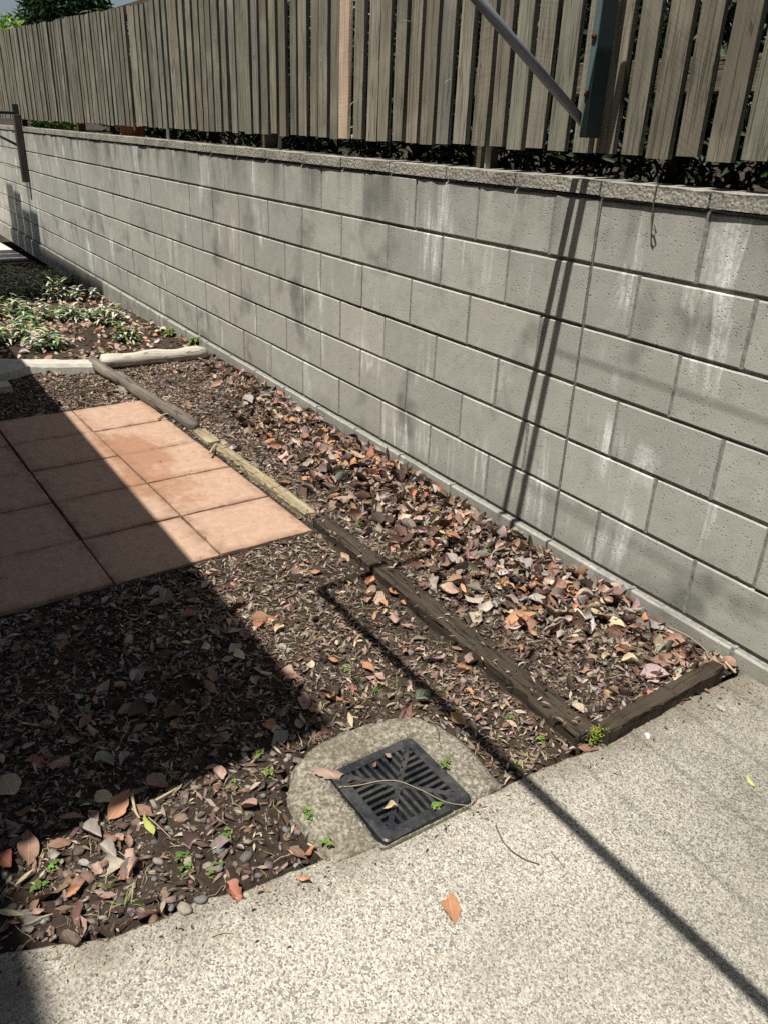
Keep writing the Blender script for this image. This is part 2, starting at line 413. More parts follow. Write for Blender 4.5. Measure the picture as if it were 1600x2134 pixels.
LEAFC = {
    'pink': ((0.36, 0.235, 0.18), (0.52, 0.375, 0.30)),
    'brown': ((0.20, 0.115, 0.08), (0.34, 0.205, 0.145)),
    'orange': ((0.44, 0.20, 0.10), (0.54, 0.31, 0.185)),
    'grey': ((0.27, 0.23, 0.205), (0.43, 0.385, 0.35)),
    'tan': ((0.52, 0.40, 0.25), (0.62, 0.52, 0.37)),
    'red': ((0.33, 0.12, 0.08), (0.42, 0.20, 0.13)),
    'yellow': ((0.55, 0.44, 0.13), (0.62, 0.53, 0.24)),
    'lime': ((0.46, 0.50, 0.11), (0.58, 0.60, 0.24)),
}
for k, (a, b) in LEAFC.items(): M['leaf_' + k] = m_leaf('leaf_' + k, a, b)


# ---- mesh helpers
def mesh(name, v, f, mat=None, smooth=False):
    me = bpy.data.meshes.new(name); me.from_pydata([tuple(p) for p in v], [], f); me.update()
    if mat: me.materials.append(M[mat])
    if smooth: me.polygons.foreach_set('use_smooth', [True] * len(me.polygons))
    return me


def link(name, me, parent=None, loc=(0, 0, 0), rot=(0, 0, 0), scale=(1, 1, 1)):
    o = bpy.data.objects.new(name, me); COL.objects.link(o)
    o.location = loc; o.rotation_euler = rot; o.scale = scale
    if parent: o.parent = parent
    return o


def tag(o, label=None, cat=None, group=None, kind=None):
    if label: o['label'] = label
    if cat: o['category'] = cat
    if group: o['group'] = group
    if kind: o['kind'] = kind
    return o


def thing(name, loc, label, cat, group=None, rz=0.0):
    o = bpy.data.objects.new(name, None); COL.objects.link(o); o.location = loc; o.rotation_euler = (0, 0, rz)
    o.empty_display_size = 0.05
    return tag(o, label, cat, group)


def box_vf(x0, x1, y0, y1, z0, z1):
    v = [(x0, y0, z0), (x1, y0, z0), (x1, y1, z0), (x0, y1, z0), (x0, y0, z1), (x1, y0, z1), (x1, y1, z1), (x0, y1, z1)]
    f = [(0, 3, 2, 1), (4, 5, 6, 7), (0, 1, 5, 4), (1, 2, 6, 5), (2, 3, 7, 6), (3, 0, 4, 7)]
    return v, f


def bev_box(name, x0, x1, y0, y1, z0, z1, mat, r=0.003, jit=0.0, seg=1, sub=0):
    v, f = box_vf(x0, x1, y0, y1, z0, z1)
    bm = bmesh.new(); bv = [bm.verts.new(p) for p in v]
    for q in f: bm.faces.new([bv[i] for i in q])
    if sub: bmesh.ops.subdivide_edges(bm, edges=[e for e in bm.edges if e.calc_length() > 0.25], cuts=sub, use_grid_fill=True)
    if r: bmesh.ops.bevel(bm, geom=list(bm.edges), offset=r, segments=seg, affect='EDGES', profile=0.6, clamp_overlap=True)
    if jit:
        for q in bm.verts: q.co += Vector((random.uniform(-jit, jit), random.uniform(-jit, jit), random.uniform(-jit, jit)))
    me = bpy.data.meshes.new(name); bm.to_mesh(me); bm.free()
    if mat: me.materials.append(M[mat])
    return me


def multi_box(name, boxes, mat):
    V, Fc = [], []
    for b in boxes:
        v, f = box_vf(*b); n = len(V); V += v; Fc += [tuple(i + n for i in q) for q in f]
    return mesh(name, V, Fc, mat)


def tube(name, pts, rad, mat, sides=8, cap=True, smooth=True, jit=0.0):
    pts = [Vector(p) for p in pts]; V, Fc = [], []
    rads = rad if isinstance(rad, (list, tuple)) else [rad] * len(pts)
    up = Vector((0, 0, 1))
    for i, p in enumerate(pts):
        d = (pts[min(i + 1, len(pts) - 1)] - pts[max(i - 1, 0)]).normalized()
        a = d.cross(up if abs(d.z) < 0.95 else Vector((1, 0, 0))).normalized(); b = a.cross(d).normalized()
        for k in range(sides):
            t = 2 * math.pi * k / sides; r = rads[i] * (1 + random.uniform(-jit, jit))
            V.append(p + a * (math.cos(t) * r) + b * (math.sin(t) * r))
    for i in range(len(pts) - 1):
        for k in range(sides):
            k2 = (k + 1) % sides
            Fc.append((i * sides + k, i * sides + k2, (i + 1) * sides + k2, (i + 1) * sides + k))
    if cap:
        Fc.append(tuple(range(sides))[::-1]); Fc.append(tuple((len(pts) - 1) * sides + k for k in range(sides)))
    return mesh(name, V, Fc, mat, smooth)


def colmesh(name, V, Fc, C, mat, smooth=False):
    """V (n,3) array, Fc list/array of faces, C (n,3) point colours"""
    me = bpy.data.meshes.new(name)
    V = np.asarray(V, dtype=np.float32)
    if isinstance(Fc, np.ndarray):
        k = Fc.shape[1]; nf = len(Fc)
        me.vertices.add(len(V)); me.vertices.foreach_set('co', V.ravel())
        me.loops.add(nf * k); me.loops.foreach_set('vertex_index', Fc.astype(np.int32).ravel())
        me.polygons.add(nf); me.polygons.foreach_set('loop_start', np.arange(0, nf * k, k, dtype=np.int32))
        me.update(calc_edges=True); me.validate()
    else:
        me.from_pydata(V.tolist(), [], Fc); me.update()
    at = me.color_attributes.new('Col', 'FLOAT_COLOR', 'POINT')
    c4 = np.ones((len(V), 4), dtype=np.float32); c4[:, :3] = C
    at.data.foreach_set('color', c4.ravel())
    me.materials.append(M[mat])
    if smooth: me.polygons.foreach_set('use_smooth', [True] * len(me.polygons))
    return me


# ------------------------------------------------------------------ ground heights
TILE_O = Vector((-0.598, -0.690, 0)); E1 = Vector((-0.9993, -0.0375, 0)); E2 = Vector((0.0375, -0.9993, 0))
T1, T2 = 0.378, 0.394


def in_patio(x, y, m=0.0):
    d = Vector((x, y, 0)) - TILE_O
    return -m < d.dot(E1) < 5 * T1 + m and -m < d.dot(E2) < 5 * T2 + m


SLAB_PX = [(0, 1985), (105, 1968), (250, 1943), (335, 1912), (420, 1872), (520, 1848), (640, 1801), (700, 1778), (800, 1750), (885, 1714),
           (970, 1674), (1040, 1641), (1140, 1595), (1210, 1566), (1280, 1527), (1400, 1467), (1470, 1436), (1545, 1402)]
SLAB = sorted([(gp(*p).y, gp(*p).x) for p in SLAB_PX])


def slab_x(y):
    ys = [s[0] for s in SLAB]; xs = [s[1] for s in SLAB]
    return float(np.interp(y, [-5.0] + ys + [0.3], [0.60] + xs + [xs[-1]]))


COLLAR_PX = [(692, 1798), (675, 1772), (644, 1737), (612, 1700), (598, 1662), (607, 1597), (636, 1562), (670, 1538), (710, 1518), (762, 1500),
             (824, 1487), (872, 1490), (916, 1503), (959, 1531), (994, 1566), (1025, 1601), (1049, 1628)]
COLLAR = [gp(*p, 0.012) for p in COLLAR_PX]
COLC = sum(COLLAR, Vector()) / len(COLLAR)


def in_poly(x, y, P):
    c = False; j = len(P) - 1
    for i in range(len(P)):
        if (P[i].y > y) != (P[j].y > y) and x < (P[j].x - P[i].x) * (y - P[i].y) / (P[j].y - P[i].y) + P[i].x: c = not c
        j = i
    return c


def far_drop(x):
    return -0.036 * max(0.0, -3.45 - x)


def hz(x, y):
    h = -0.012 + 0.010 * nz(x, y, 3.1) + 0.006 * nz(x, y, 11, 3) + 0.0025 * nz(x, y, 40, 5)
    if y > -0.62 and x > -3.3: h += 0.020 * sm(-0.60, -0.2, y) * (0.4 + 0.6 * sm(-2.6, -1.4, x)) * (0.6 + 0.8 * nz(x, y, 4, 9))
    return h + far_drop(x)


# ------------------------------------------------------------------ setting: ground, soil, slab, patio, path, bank
v = [(-250, -250, -0.6), (250, -250, -0.6), (250, 250, -0.6), (-250, 250, -0.6)]
tag(link('ground', mesh('ground', v, [(0, 1, 2, 3)], 'soil')), kind='structure')

GC = [gp(850, 1536, .012), gp(971, 1673, .012), gp(798, 1750, .012), gp(706, 1612, .012)]
GCEN = sum(GC, Vector()) / 4
GH = 0.125
xs = list(np.arange(-14, -4, 0.09)) + list(np.arange(-4, 0.86, 0.022)); ys = list(np.arange(-4.6, -2.4, 0.1)) + list(np.arange(-2.4, 0.02, 0.022))
V, Fc = [], []
for y in ys:
    for x in xs:
        z = hz(x, y)
        if x > slab_x(y) - 0.004: z = -0.12
        elif in_poly(x, y, COLLAR) and (Vector((x, y, 0)) - COLC).length < 0.22: z = -0.36
        elif in_patio(x, y, -0.02): z = min(z, -0.028)
        V.append((x, y, z))
nx = len(xs)
for j in range(len(ys) - 1):
    for i in range(nx - 1): Fc.append((j * nx + i, j * nx + i + 1, (j + 1) * nx + i + 1, (j + 1) * nx + i))
tag(link('soil', mesh('soil', V, Fc, 'soil', True)), kind='structure')

# exposed aggregate slab
V, Fc = [], []
yy = np.arange(-5.0, -0.018, 0.02)
for y in yy:
    x0 = slab_x(y) + 0.006 * nz(0.3, y, 14) + 0.004 * nz(0.7, y, 45)
    V += [(x0 - 0.004, y, -0.13), (x0, y, -0.006), (x0 + 0.007, y, 0.0), (x0 + 0.5, y, 0.0), (6.0, y, 0.0)]
for j in range(len(yy) - 1):
    for i in range(4): Fc.append((j * 5 + i, j * 5 + i + 1, (j + 1) * 5 + i + 1, (j + 1) * 5 + i))
slab = tag(link('concrete_slab', mesh('concrete_slab', V, Fc, 'agg')), kind='structure')

# terracotta patio: each tile is a piece of it
patio = tag(link('patio', multi_box('patio_bed', [(0.004, 5 * T1 - 0.004, 0.004, 5 * T2 - 0.004, -0.06, -0.014)], 'soil')), kind='structure')
patio.location = TILE_O
patio.rotation_euler = (0, 0, math.atan2(E1.y, E1.x))
tme = [bev_box('tile', -T1 / 2 + .004, T1 / 2 - .004, -T2 / 2 + .004, T2 / 2 - .004, -0.034, 0, 'tile', 0.005, 0.0009, 2, 3) for _ in range(4)]
for i in range(5):
    for j in range(5):
        t = link('tile', tme[(i * 3 + j) % 4], patio)
        t.location = ((i + .5) * T1 + random.uniform(-.0012, .0012), (j + .5) * T2 + random.uniform(-.0012, .0012), random.uniform(-.0035, .003))
        t.rotation_euler = (random.uniform(-.007, .007), random.uniform(-.007, .007), random.uniform(-.006, .006))

# path at the far end and the raised bank behind the wall
V = [(-9.4, -4, -0.21), (-9.4, -0.03, -0.21), (-16, -0.03, -0.36), (-16, -4, -0.36)]
V += [(p[0], p[1], p[2] - 0.15) for p in V]
tag(link('path', mesh('path', V, [(0, 3, 2, 1), (4, 5, 6, 7), (0, 1, 5, 4), (1, 2, 6, 5), (2, 3, 7, 6), (3, 0, 4, 7)], 'path')), kind='structure')
bx = np.arange(-30, 6, 0.12); by = [0.165, 0.2, 0.26, 0.34, 0.45, 0.6, 0.8, 1.1, 1.6, 2.4, 4, 8, 20]
V = [(x, y, 1.215 + 0.02 * nz(x, y, 4) + 0.02 * sm(0.2, 0.5, y)) for y in by for x in bx]; nx = len(bx)
Fc = [(j * nx + i, j * nx + i + 1, (j + 1) * nx + i + 1, (j + 1) * nx + i) for j in range(len(by) - 1) for i in range(nx - 1)]
tag(link('bank', mesh('bank', V, Fc, 'soil', True)), kind='structure')

# ------------------------------------------------------------------ block wall
WX0, WX1 = -14.0, 2.0
wall = thing('block_wall', (0, 0, 0), 'long grey concrete block retaining wall below the paling fence', 'wall')
def block_mesh(w):
    """block with slightly ragged, chipped front edges"""
    m_ = max(4, int(w / .04)); X_ = [-w / 2] + [-w / 2 + .0045 + (w - .009) * i / m_ for i in range(m_ + 1)] + [w / 2]
    Z_ = [-.095] + [-.0905 + .181 * j / 5 for j in range(6)] + [.095]; nx_, nz_ = len(X_) - 1, len(Z_) - 1
    V, Fc = [], []; sd = random.uniform(0, 99)
    for j in range(nz_ + 1):
        for i in range(nx_ + 1):
            x = X_[i]; z = Z_[j]
            e = i in (0, nx_) or j in (0, nz_)
            y = .0006 * noise.noise(Vector((x * 30, z * 30, sd)))
            if e:
                c = .0022 + .0045 * max(0, noise.noise(Vector((x * 22, z * 22, sd + 5)))) ** 1.0
                x *= 1 - .3 * c / (w / 2) if i in (0, nx_) else 1; z *= 1 - .35 * c / .095 if j in (0, nz_) else 1
                y = c
            V.append((x, y, z))
    for j in range(nz_):
        for i in range(nx_): a = j * (nx_ + 1) + i; Fc.append((a, a + 1, a + nx_ + 2, a + nx_ + 1))
    ring = [i for i in range(nx_ + 1)] + [j * (nx_ + 1) + nx_ for j in range(1, nz_ + 1)] + [nz_ * (nx_ + 1) + i for i in range(nx_ - 1, -1, -1)] + [j * (nx_ + 1) for j in range(nz_ - 1, 0, -1)]
    b0 = len(V)
    for k in ring: V.append((V[k][0], .12, V[k][2]))
    for q in range(len(ring)):
        r2 = (q + 1) % len(ring); Fc.append((ring[q], b0 + q, b0 + r2, ring[r2]))
    Fc.append(tuple(b0 + q for q in range(len(ring))))
    return mesh('block', V, Fc, 'block')


full = [block_mesh(.39) for _ in range(10)]
half = [block_mesh(.19) for _ in range(5)]
joints = []
for c in range(7):                                  # 0 = top course, 6 = footing course
    zc = 0.06 + (5 - c) * 0.2 + 0.1
    y0 = -0.022 if c == 6 else 0.0
    even = c % 2 == 1
    edges = [0.0]
    e = 0.2 if even else 0.4
    while e < WX1: edges.append(e); e += 0.4
    e = -0.4 if even else -0.2
    while e > WX0: edges.append(e); e -= 0.4
    edges = sorted(edges)
    for a, b in zip(edges, edges[1:]):
        pool = full if b - a > 0.3 else half
        link('block', random.choice(pool), wall, ((a + b) / 2, y0 + random.uniform(-.0022, .0022), zc + (-.003 if c == 6 else random.uniform(-.0012, .0012))),
             (random.uniform(-.004, .004), random.uniform(-.002, .002), random.uniform(-.005, .005)))
        if abs(a) > 0.01: joints.append((a - .0062, a + .0062, y0 + random.choice((.0022, .003, .004, .006)), .1, zc - .096, zc + .096))
for a, b in ((WX0, -.003), (.003, WX1)):
    joints.append((a, b, 0.009, 0.11, -0.13, 1.262))
    joints.append((a, b, -0.010, 0.10, -0.131, 0.052))
link('mortar', multi_box('mortar', joints, 'mortar'), wall)
link('wall_core', multi_box('wall_core', [(WX0, WX1, 0.125, 0.185, -0.13, 1.255)], 'mortar'), wall)


def cap_mesh(w):
    bm = bmesh.new(); v, f = box_vf(-w / 2, w / 2, -.008, .19, 0, .043)
    bv = [bm.verts.new(p) for p in v]
    for q in f: bm.faces.new([bv[i] for i in q])
    bmesh.ops.subdivide_edges(bm, edges=[e for e in bm.edges if e.calc_length() > .1 and abs((e.verts[0].co - e.verts[1].co).x) > .1], cuts=7, use_grid_fill=True)
    for q in bm.verts:
        if q.co.y < 0:
            q.co.y += random.uniform(-.0018, .0018)
            if q.co.z > .02: q.co.z += random.uniform(-.004, .001); q.co.y += .001
    me = bpy.data.meshes.new('cap_block'); bm.to_mesh(me); bm.free(); me.materials.append(M['cap']); return me


caps = [cap_mesh(.392) for _ in range(5)]
x = WX0 + 0.2
while x < WX1:
    link('cap_block', random.choice(caps), wall, (x, random.uniform(-.0015, .0015), 1.2665 + random.uniform(-.001, .002)), (0, 0, random.uniform(-.003, .003)))
    x += 0.4

# ------------------------------------------------------------------ paling fence
FY = 0.060
fence = thing('paling_fence', (0, FY, 1.3), 'weathered grey vertical timber paling fence standing above the block wall', 'fence')


def ftop(x): return 2.022 - 0.0292 * x


pal = []
for k in range(6):
    w = random.uniform(.070, .085)
    bm_me = bev_box('paling', -w / 2, w / 2, 0, .019, 0, 1, 'paling', 0.0)
    # gentle irregularities: long edges wander
    bm = bmesh.new(); bm.from_mesh(bm_me)
    bmesh.ops.subdivide_edges(bm, edges=[e for e in bm.edges if e.calc_length() > .5], cuts=5, use_grid_fill=False)
    for q in bm.verts: q.co.x += random.uniform(-.0016, .0016); q.co.y += random.uniform(-.0012, .0012)
    bm.to_mesh(bm_me); bm.free(); pal.append(bm_me)
x = -16.0; k = 0
XP = wp(722, 290, FY).x
while x < 1.7:
    zb = 1.385 + random.uniform(-.006, .006)
    h = (ftop(x) if x < -3 else 2.45) - zb + random.uniform(-.006, .006)
    new = abs(x - XP) < 0.052
    if new:
        me = pal[0].copy(); me.materials.clear(); me.materials.append(M['paling_new'])
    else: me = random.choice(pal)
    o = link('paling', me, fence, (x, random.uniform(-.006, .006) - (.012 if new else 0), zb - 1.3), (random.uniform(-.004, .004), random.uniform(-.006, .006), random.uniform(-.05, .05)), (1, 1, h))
    if new: o['label'] = 'pale new pinkish timber paling among the grey ones'; o.rotation_euler = (0, 0, 0)
    x += random.gauss(.1065, .0055); k += 1
for zc in (1.60, 2.14):
    link('rail', bev_box('rail', -16, 1.7, .026, .068, zc - .045 - 1.3, zc + .045 - 1.3, 'rail', 0.002), fence)
fp = bev_box('post', -.035, .035, .072, .14, -.12, 0.95, 'rail', 0.003)
for px in (175, 560, 1010):
    link('post', fp, fence, (wp(px, 320, FY + .1).x, 0, 0))
x = -9.5
# bent nails and staples that stick out of the palings
for (px, py, dx, dz, L) in [(747, 210, 0, -.03, .05), (858, 45, 0, .0, .045), (790, 122, .01, 0, .02), (757, 168, .01, -.01, .02), (940, 165, -.01, -.02, .03), (672, 125, 0, -.01, .015)]:
    p = wp(px, py, FY) - Vector((0, FY, 1.3))
    link('nail', tube('nail', [p, p + Vector((dx * .5, -L * .6, dz * .3)), p + Vector((dx, -L, dz))], .0014, 'nail', 5), fence)


# ------------------------------------------------------------------ clotheslines
def clothesline(x0, h, z0, x1, label, depth, board=False):
    """wall mounted folding clothesline: channel post, arms out from the wall, strut, front bar, lines"""
    t = thing('clothesline', (x0, 0, z0), label, 'clothesline', 'wall clotheslines')
    s = 1 if x1 > x0 else -1
    H = h
    for i, xa in enumerate((0, x1 - x0)):
        po = link('post', multi_box('post', [(xa - .026, xa - .002, -.054, .010, -.028, H + .09)], 'teal'), t)
        link('post_face', multi_box('post_face', [(xa - .0255, xa - .0026, -.0575, -.0542, -.026, H + .088)], 'teal_lit'), po)  # thin strip carrying the painted sunlight on the post front
        for zz in (.09, .24):
            link('bolt', tube('bolt', [(xa - .013, -.064, zz), (xa - .013, -.052, zz)], .009, 'rust', 8), po)
        link('arm', tube('arm', [(xa + .036, -.04, H), (xa + .036, -depth, H)], .016, 'teal', 10), t)
        link('strut', tube('strut', [(xa - .046, -.028, .015), (xa - .046, -.69, H - .008)], .0145, 'galv', 12), t)
        if i == 0 and board:
            link('backing_board', bev_box('backing_board', .035, .125, -.074, -.004, -.36, .345, 'dark_post', .003), t)
    link('front_bar', tube('front_bar', [(.036, -depth, H), (x1 - x0 + .036, -depth, H)], .018, 'teal', 10), t)
    for k in range(int((depth - .26) / .20) + 1):
        yk = -.22 - .20 * k
        link('line', tube('line', [(.036, yk, H), ((x1 - x0) / 2, yk, H - .012), (x1 - x0 + .036, yk, H)], .0018, 'nail', 6), t)
    return t


clothesline(-0.046, 0.43, 1.457, 2.3, 'clothesline with dark teal post and grey diagonal pipe strut, nearest to camera', 1.588)
clothesline(-8.86, 0.36, 1.09, -11.2, 'distant clothesline bracket with teal post and timber backing board on block wall', 1.0, True)

# ------------------------------------------------------------------ garden edging
def seg(name, a, b, w, z0, z1, mat, label, cat, r=0.006, jit=0.003, sub=6):
    a = Vector(a); b = Vector(b); L = (b - a).length; d = b - a
    me = bev_box(name, 0, L, -w / 2, w / 2, z0, z1, mat, r, jit, 2, sub)
    o = link(name, me, None, (a.x, a.y, 0), (0, 0, math.atan2(d.y, d.x)))
    return tag(o, label, cat, 'timber garden edging')


a = gp(668, 1080, .02); b = gp(1222, 1530, .02)
seg('timber_sleeper', a, b, .070, -.06, .025, 'sleeper', 'long dark rotting sleeper half buried between leaf bed and bare soil', 'sleeper', .01, .004, 14)
a = gp(1250, 1512, .045); b = gp(1492, 1379, .045)
seg('timber_sleeper', a + Vector((.008, 0, 0)), b + Vector((.008, 0, 0)), .046, -.06, .046, 'sleeper', 'short black-brown sleeper crossing the end of the leaf bed beside concrete', 'sleeper', .007, .003, 8)
a = gp(455, 928, .012); b = gp(650, 1071, .012)
seg('timber_sleeper', a, b, .058, -.05, .018, 'sleeper_y', 'yellowish-green treated sleeper along the edge of the terracotta patio', 'sleeper', .008, .005, 14)
a = gp(415, 896, .01); b = gp(448, 921, .012)
seg('timber_offcut', a, b, .066, -.05, .016, 'sleeper_y', 'short yellowish timber offcut between grey log and treated sleeper', 'sleeper', .006, .003, 2)


def round_log(a, b, r, mat, label, n=14, sides=14, end=0.72):
    d = b - a; L = d.length
    pts = [(-.010, 0, 0)] + [(L * i / n, .006 * math.sin(i * .9 + r * 90), .004 * math.sin(i * 1.7)) for i in range(n + 1)]
    rr = [r * end] + [r * (1 + .07 * math.sin(i * 1.3 + r * 50)) for i in range(n)] + [r * end]
    o = link('garden_log', tube('garden_log', pts, rr, mat, sides, True, True, .05), None, a)
    o.rotation_euler = d.to_track_quat('X', 'Z').to_euler()
    return tag(o, label, 'log', 'timber garden edging')


round_log(gp(194, 756, .035), gp(408, 890, .005), .038, 'log', 'cracked grey round log running towards the terracotta tiles')
round_log(gp(214, 754, .04), gp(432, 734, .04), .045, 'log_pale', 'sunbleached pale log at the front of the planted bed, touching the wall', 10)
# curved concrete kerb
c0, c1, c2 = gp(200, 762, .03), gp(95, 764, .03), gp(-60, 758, .03)
V, Fc = [], []; n = 16
for i in range(n + 1):
    t = i / n; p = c0 * (1 - t) ** 2 + c1 * (2 * t * (1 - t)) + c2 * t * t; z0 = 0
    d = ((c1 - c0) * (1 - t) + (c2 - c1) * t).normalized(); s = Vector((-d.y, d.x, 0))
    for (q, z) in ((-.062, -.10), (-.058, .035), (-.045, .055), (.03, .062), (.05, .05), (.056, -.10)):
        w = p + s * (-q); V.append((w.x + random.uniform(-.002, .002), w.y, z + random.uniform(-.002, .002)))
for i in range(n):
    for k in range(5): Fc.append((i * 6 + k, i * 6 + k + 1, (i + 1) * 6 + k + 1, (i + 1) * 6 + k))
Fc += [tuple(range(6)), tuple(n * 6 + k for k in range(6))[::-1]]
tag(link('garden_kerb', mesh('garden_kerb', V, Fc, 'kerb')), 'curved pale concrete kerb at the front of the planted bed', 'kerb')
# two broken paving slabs lying against the kerb
a = gp(-40, 790, .04); b = gp(78, 764, .04)
o = seg('paving_slab', a, b, .20, -.01, .045, 'kerb', 'thin concrete paving slab lying against the curved kerb', 'slab', .004, .003, 4); o['group'] = 'loose paving slabs'
o.location.y -= .08; o.location.x -= .07; o.rotation_euler.y = -.03
a = gp(-60, 812, .02); b = gp(22, 803, .02)
o = seg('paving_slab', a, b, .12, -.02, .03, 'kerb', 'broken slab corner in shade nearest the patio', 'slab', .004, .004, 2); o['group'] = 'loose paving slabs'

# ------------------------------------------------------------------ drain
pit = thing('drain_surround', (GCEN.x, GCEN.y, 0), 'worn rounded concrete collar set around the black drain grate', 'drain collar')
# collar as a ring from outline to the square hole
outl = []
P = COLLAR + [gp(px, py, .012) for px, py in ((985, 1664), (972, 1675), (885, 1714), (798, 1753), (745, 1776))]
for i in range(len(P)):
    p, q = P[i], P[(i + 1) % len(P)]; k = max(1, int((q - p).length / .012))
    for j in range(k):
        w = p + (q - p) * (j / k); nn = (w - COLC).normalized() * (.006 * nz(w.x, w.y, 30) + .004 * nz(w.x, w.y, 70))
        outl.append(w + nn if i < len(COLLAR) - 1 else w)
hs = GH + .006
ang = [math.atan2(p.y - GCEN.y, p.x - GCEN.x) for p in outl]
V, Fc = [], []; n = len(outl); lev = 7
for i, p in enumerate(outl):
    ca, sa = math.cos(ang[i]), math.sin(ang[i]); r = hs / max(abs(ca), abs(sa)); inn = Vector((GCEN.x + ca * r, GCEN.y + sa * r, 0))
    pe = Vector((p.x, p.y, 0))
    if (pe - GCEN).to_2d().length < r + .004: pe = inn + Vector((ca, sa, 0)) * .004
    for k in range(lev):
        t = k / (lev - 1); w = inn + (pe - inn) * t
        z = .011 + .004 * nz(w.x, w.y, 14) + .0025 * nz(w.x, w.y, 45) - .016 * sm(.75, 1, t) ** 2
        V.append((w.x, w.y, z))
    V.append((pe.x, pe.y, -.08)); V.append((inn.x, inn.y, -.3))
st = lev + 2
for i in range(n):
    j = (i + 1) % n
    for k in range(lev - 1): Fc.append((i * st + k, j * st + k, j * st + k + 1, i * st + k + 1))
    Fc.append((i * st + lev - 1, j * st + lev - 1, j * st + lev, i * st + lev))
    Fc.append((i * st, i * st + lev + 1, j * st + lev + 1, j * st))
V = [(a_ - GCEN.x, b_ - GCEN.y, c_) for a_, b_, c_ in V]
link('collar', mesh('collar', V, Fc, 'collar', True), pit)
link('pit_floor', multi_box('pit_floor', [(-.15, .15, -.15, .15, -.33, -.3)], 'pit'), pit)

gr = thing('drain_grate', (GCEN.x, GCEN.y, .010), 'square black plastic drain grate with slots meeting on the diagonals', 'drain grate', rz=math.radians(1.5))


def rring(h, rc, n=6):
    out = []
    for (sx, sy, a0) in ((1, 1, 0), (-1, 1, 90), (-1, -1, 180), (1, -1, 270)):
        for k in range(n + 1):
            a = math.radians(a0 + 90 * k / n); out.append((sx * (h - rc) + rc * math.cos(a), sy * (h - rc) + rc * math.sin(a)))
    return out


BI = .097
o1, o2, i1 = rring(GH, .016), rring(GH - .004, .014), rring(BI, .006)
V = [(x, y, -.02) for x, y in o1] + [(x, y, .003) for x, y in o1] + [(x, y, .006) for x, y in o2] + [(x, y, .006) for x, y in i1] + [(x, y, -.022) for x, y in i1]
n = len(o1); Fc = []
for k in range(4):
    for i in range(n): Fc.append((k * n + i, k * n + (i + 1) % n, (k + 1) * n + (i + 1) % n, (k + 1) * n + i))
link('frame', mesh('frame', V, Fc, 'grate'), gr)
dg = multi_box('diagonal_rib', [(-BI * 1.40, BI * 1.40, -.0065, .0065, -.022, .0052)], 'grate')
for a in (45, 135): link('diagonal_rib', dg, gr, (0, 0, 0 if a == 45 else -.0006), (0, 0, math.radians(a)))
link('hub', tube('hub', [(0, 0, -.02), (0, 0, .0068)], .016, 'grate', 16, True, False), gr)
NB = 9; pitch = 2 * BI / (NB + 1)
for q in range(4):
    for k in range(NB):
        c = -BI + pitch * (k + 1)
        y0 = abs(c) + .004
        if BI - y0 < .012: continue
        wv = .0044
        b_ = link('bar', multi_box('bar', [(c - wv, c + wv, y0, BI + .002, -.022, .0049)], 'grate'), gr, (0, 0, -.0003 * q), (0, 0, math.radians(90 * q)))


# ------------------------------------------------------------------ leaves
def leaf_grid(nl, nw, curl, cross, twist, wid, prof, wob, rs):
    V = []
    for i in range(nl + 1):
        t = i / nl
        w = wid * prof(t)
        for j in range(nw + 1):
            s = (j / nw - .5) * 2
            x = t - .5; y = s * w * .5 * (1 + wob * rs.uniform(-1, 1)); z = 0
            z += cross * (s * s) * w * .5 + wob * .05 * rs.uniform(-1, 1)
            a = curl * (t - .5)
            z += curl * .5 * (t - .5) ** 2
            x *= (1 - abs(curl) * .10)
            an = twist * (t - .5); y, z = y * math.cos(an) - z * math.sin(an), y * math.sin(an) + z * math.cos(an)
            V.append((x, y, z))
    Fc = [(i * (nw + 1) + j, (i + 1) * (nw + 1) + j, (i + 1) * (nw + 1) + j + 1, i * (nw + 1) + j + 1) for i in range(nl) for j in range(nw)]
    return V, Fc


OV = lambda t: max(.03, math.sin(math.pi * min(1, t ** .85)) ** .75)
OB = lambda t: max(.03, math.sin(math.pi * t ** 1.35) ** .8)
BR = lambda t: max(.12, math.sin(math.pi * min(1, t ** .7)) ** .5) if t < .84 else .62
NA = lambda t: max(.04, math.sin(math.pi * t) ** .9)
rs = random.Random(5)
LEAFM = {}
for ck in LEAFC:
    L = []
    for k in range(7):
        if k == 6 or ck in ('lime',): pr, wd_, = NA, .20
        else: pr, wd_ = (OV, OB, OV, BR, OB, OV)[k], rs.uniform(.42, .62)
        v, f = leaf_grid(11, 6, rs.uniform(-1.2, 2.2), rs.uniform(-.9, 1.4), rs.uniform(-1.6, 1.6), wd_, pr, .26 if pr is BR else .15, rs)
        me = mesh('leaf', v, f, 'leaf_' + ck, True); L.append(me)
    LEAFM[ck] = L

LCOUNT = {}


def leaf(p, ck, size, label, group, var=None, rot=None, tilt=.3, name='dead_leaf', lift=None):
    me = LEAFM[ck][var] if var is not None else random.choice(LEAFM[ck][:6])
    o = link(name, me, None, (p.x, p.y, p.z), (random.uniform(-tilt, tilt), random.uniform(-tilt, tilt), random.uniform(0, 6.28) if rot is None else rot), (size, size, size * random.uniform(.7, 1.1)))
    # rest on the surface: lift by the lowest corner
    R = o.rotation_euler.to_matrix(); S = o.scale
    low = sorted((R @ Vector((v.co.x * S.x, v.co.y * S.y, v.co.z * S.z))).z for v in me.vertices)[max(0, len(me.vertices) // 12)]
    o.location.z += -low + .001 if lift is None else lift
    return tag(o, label, 'leaf', group)


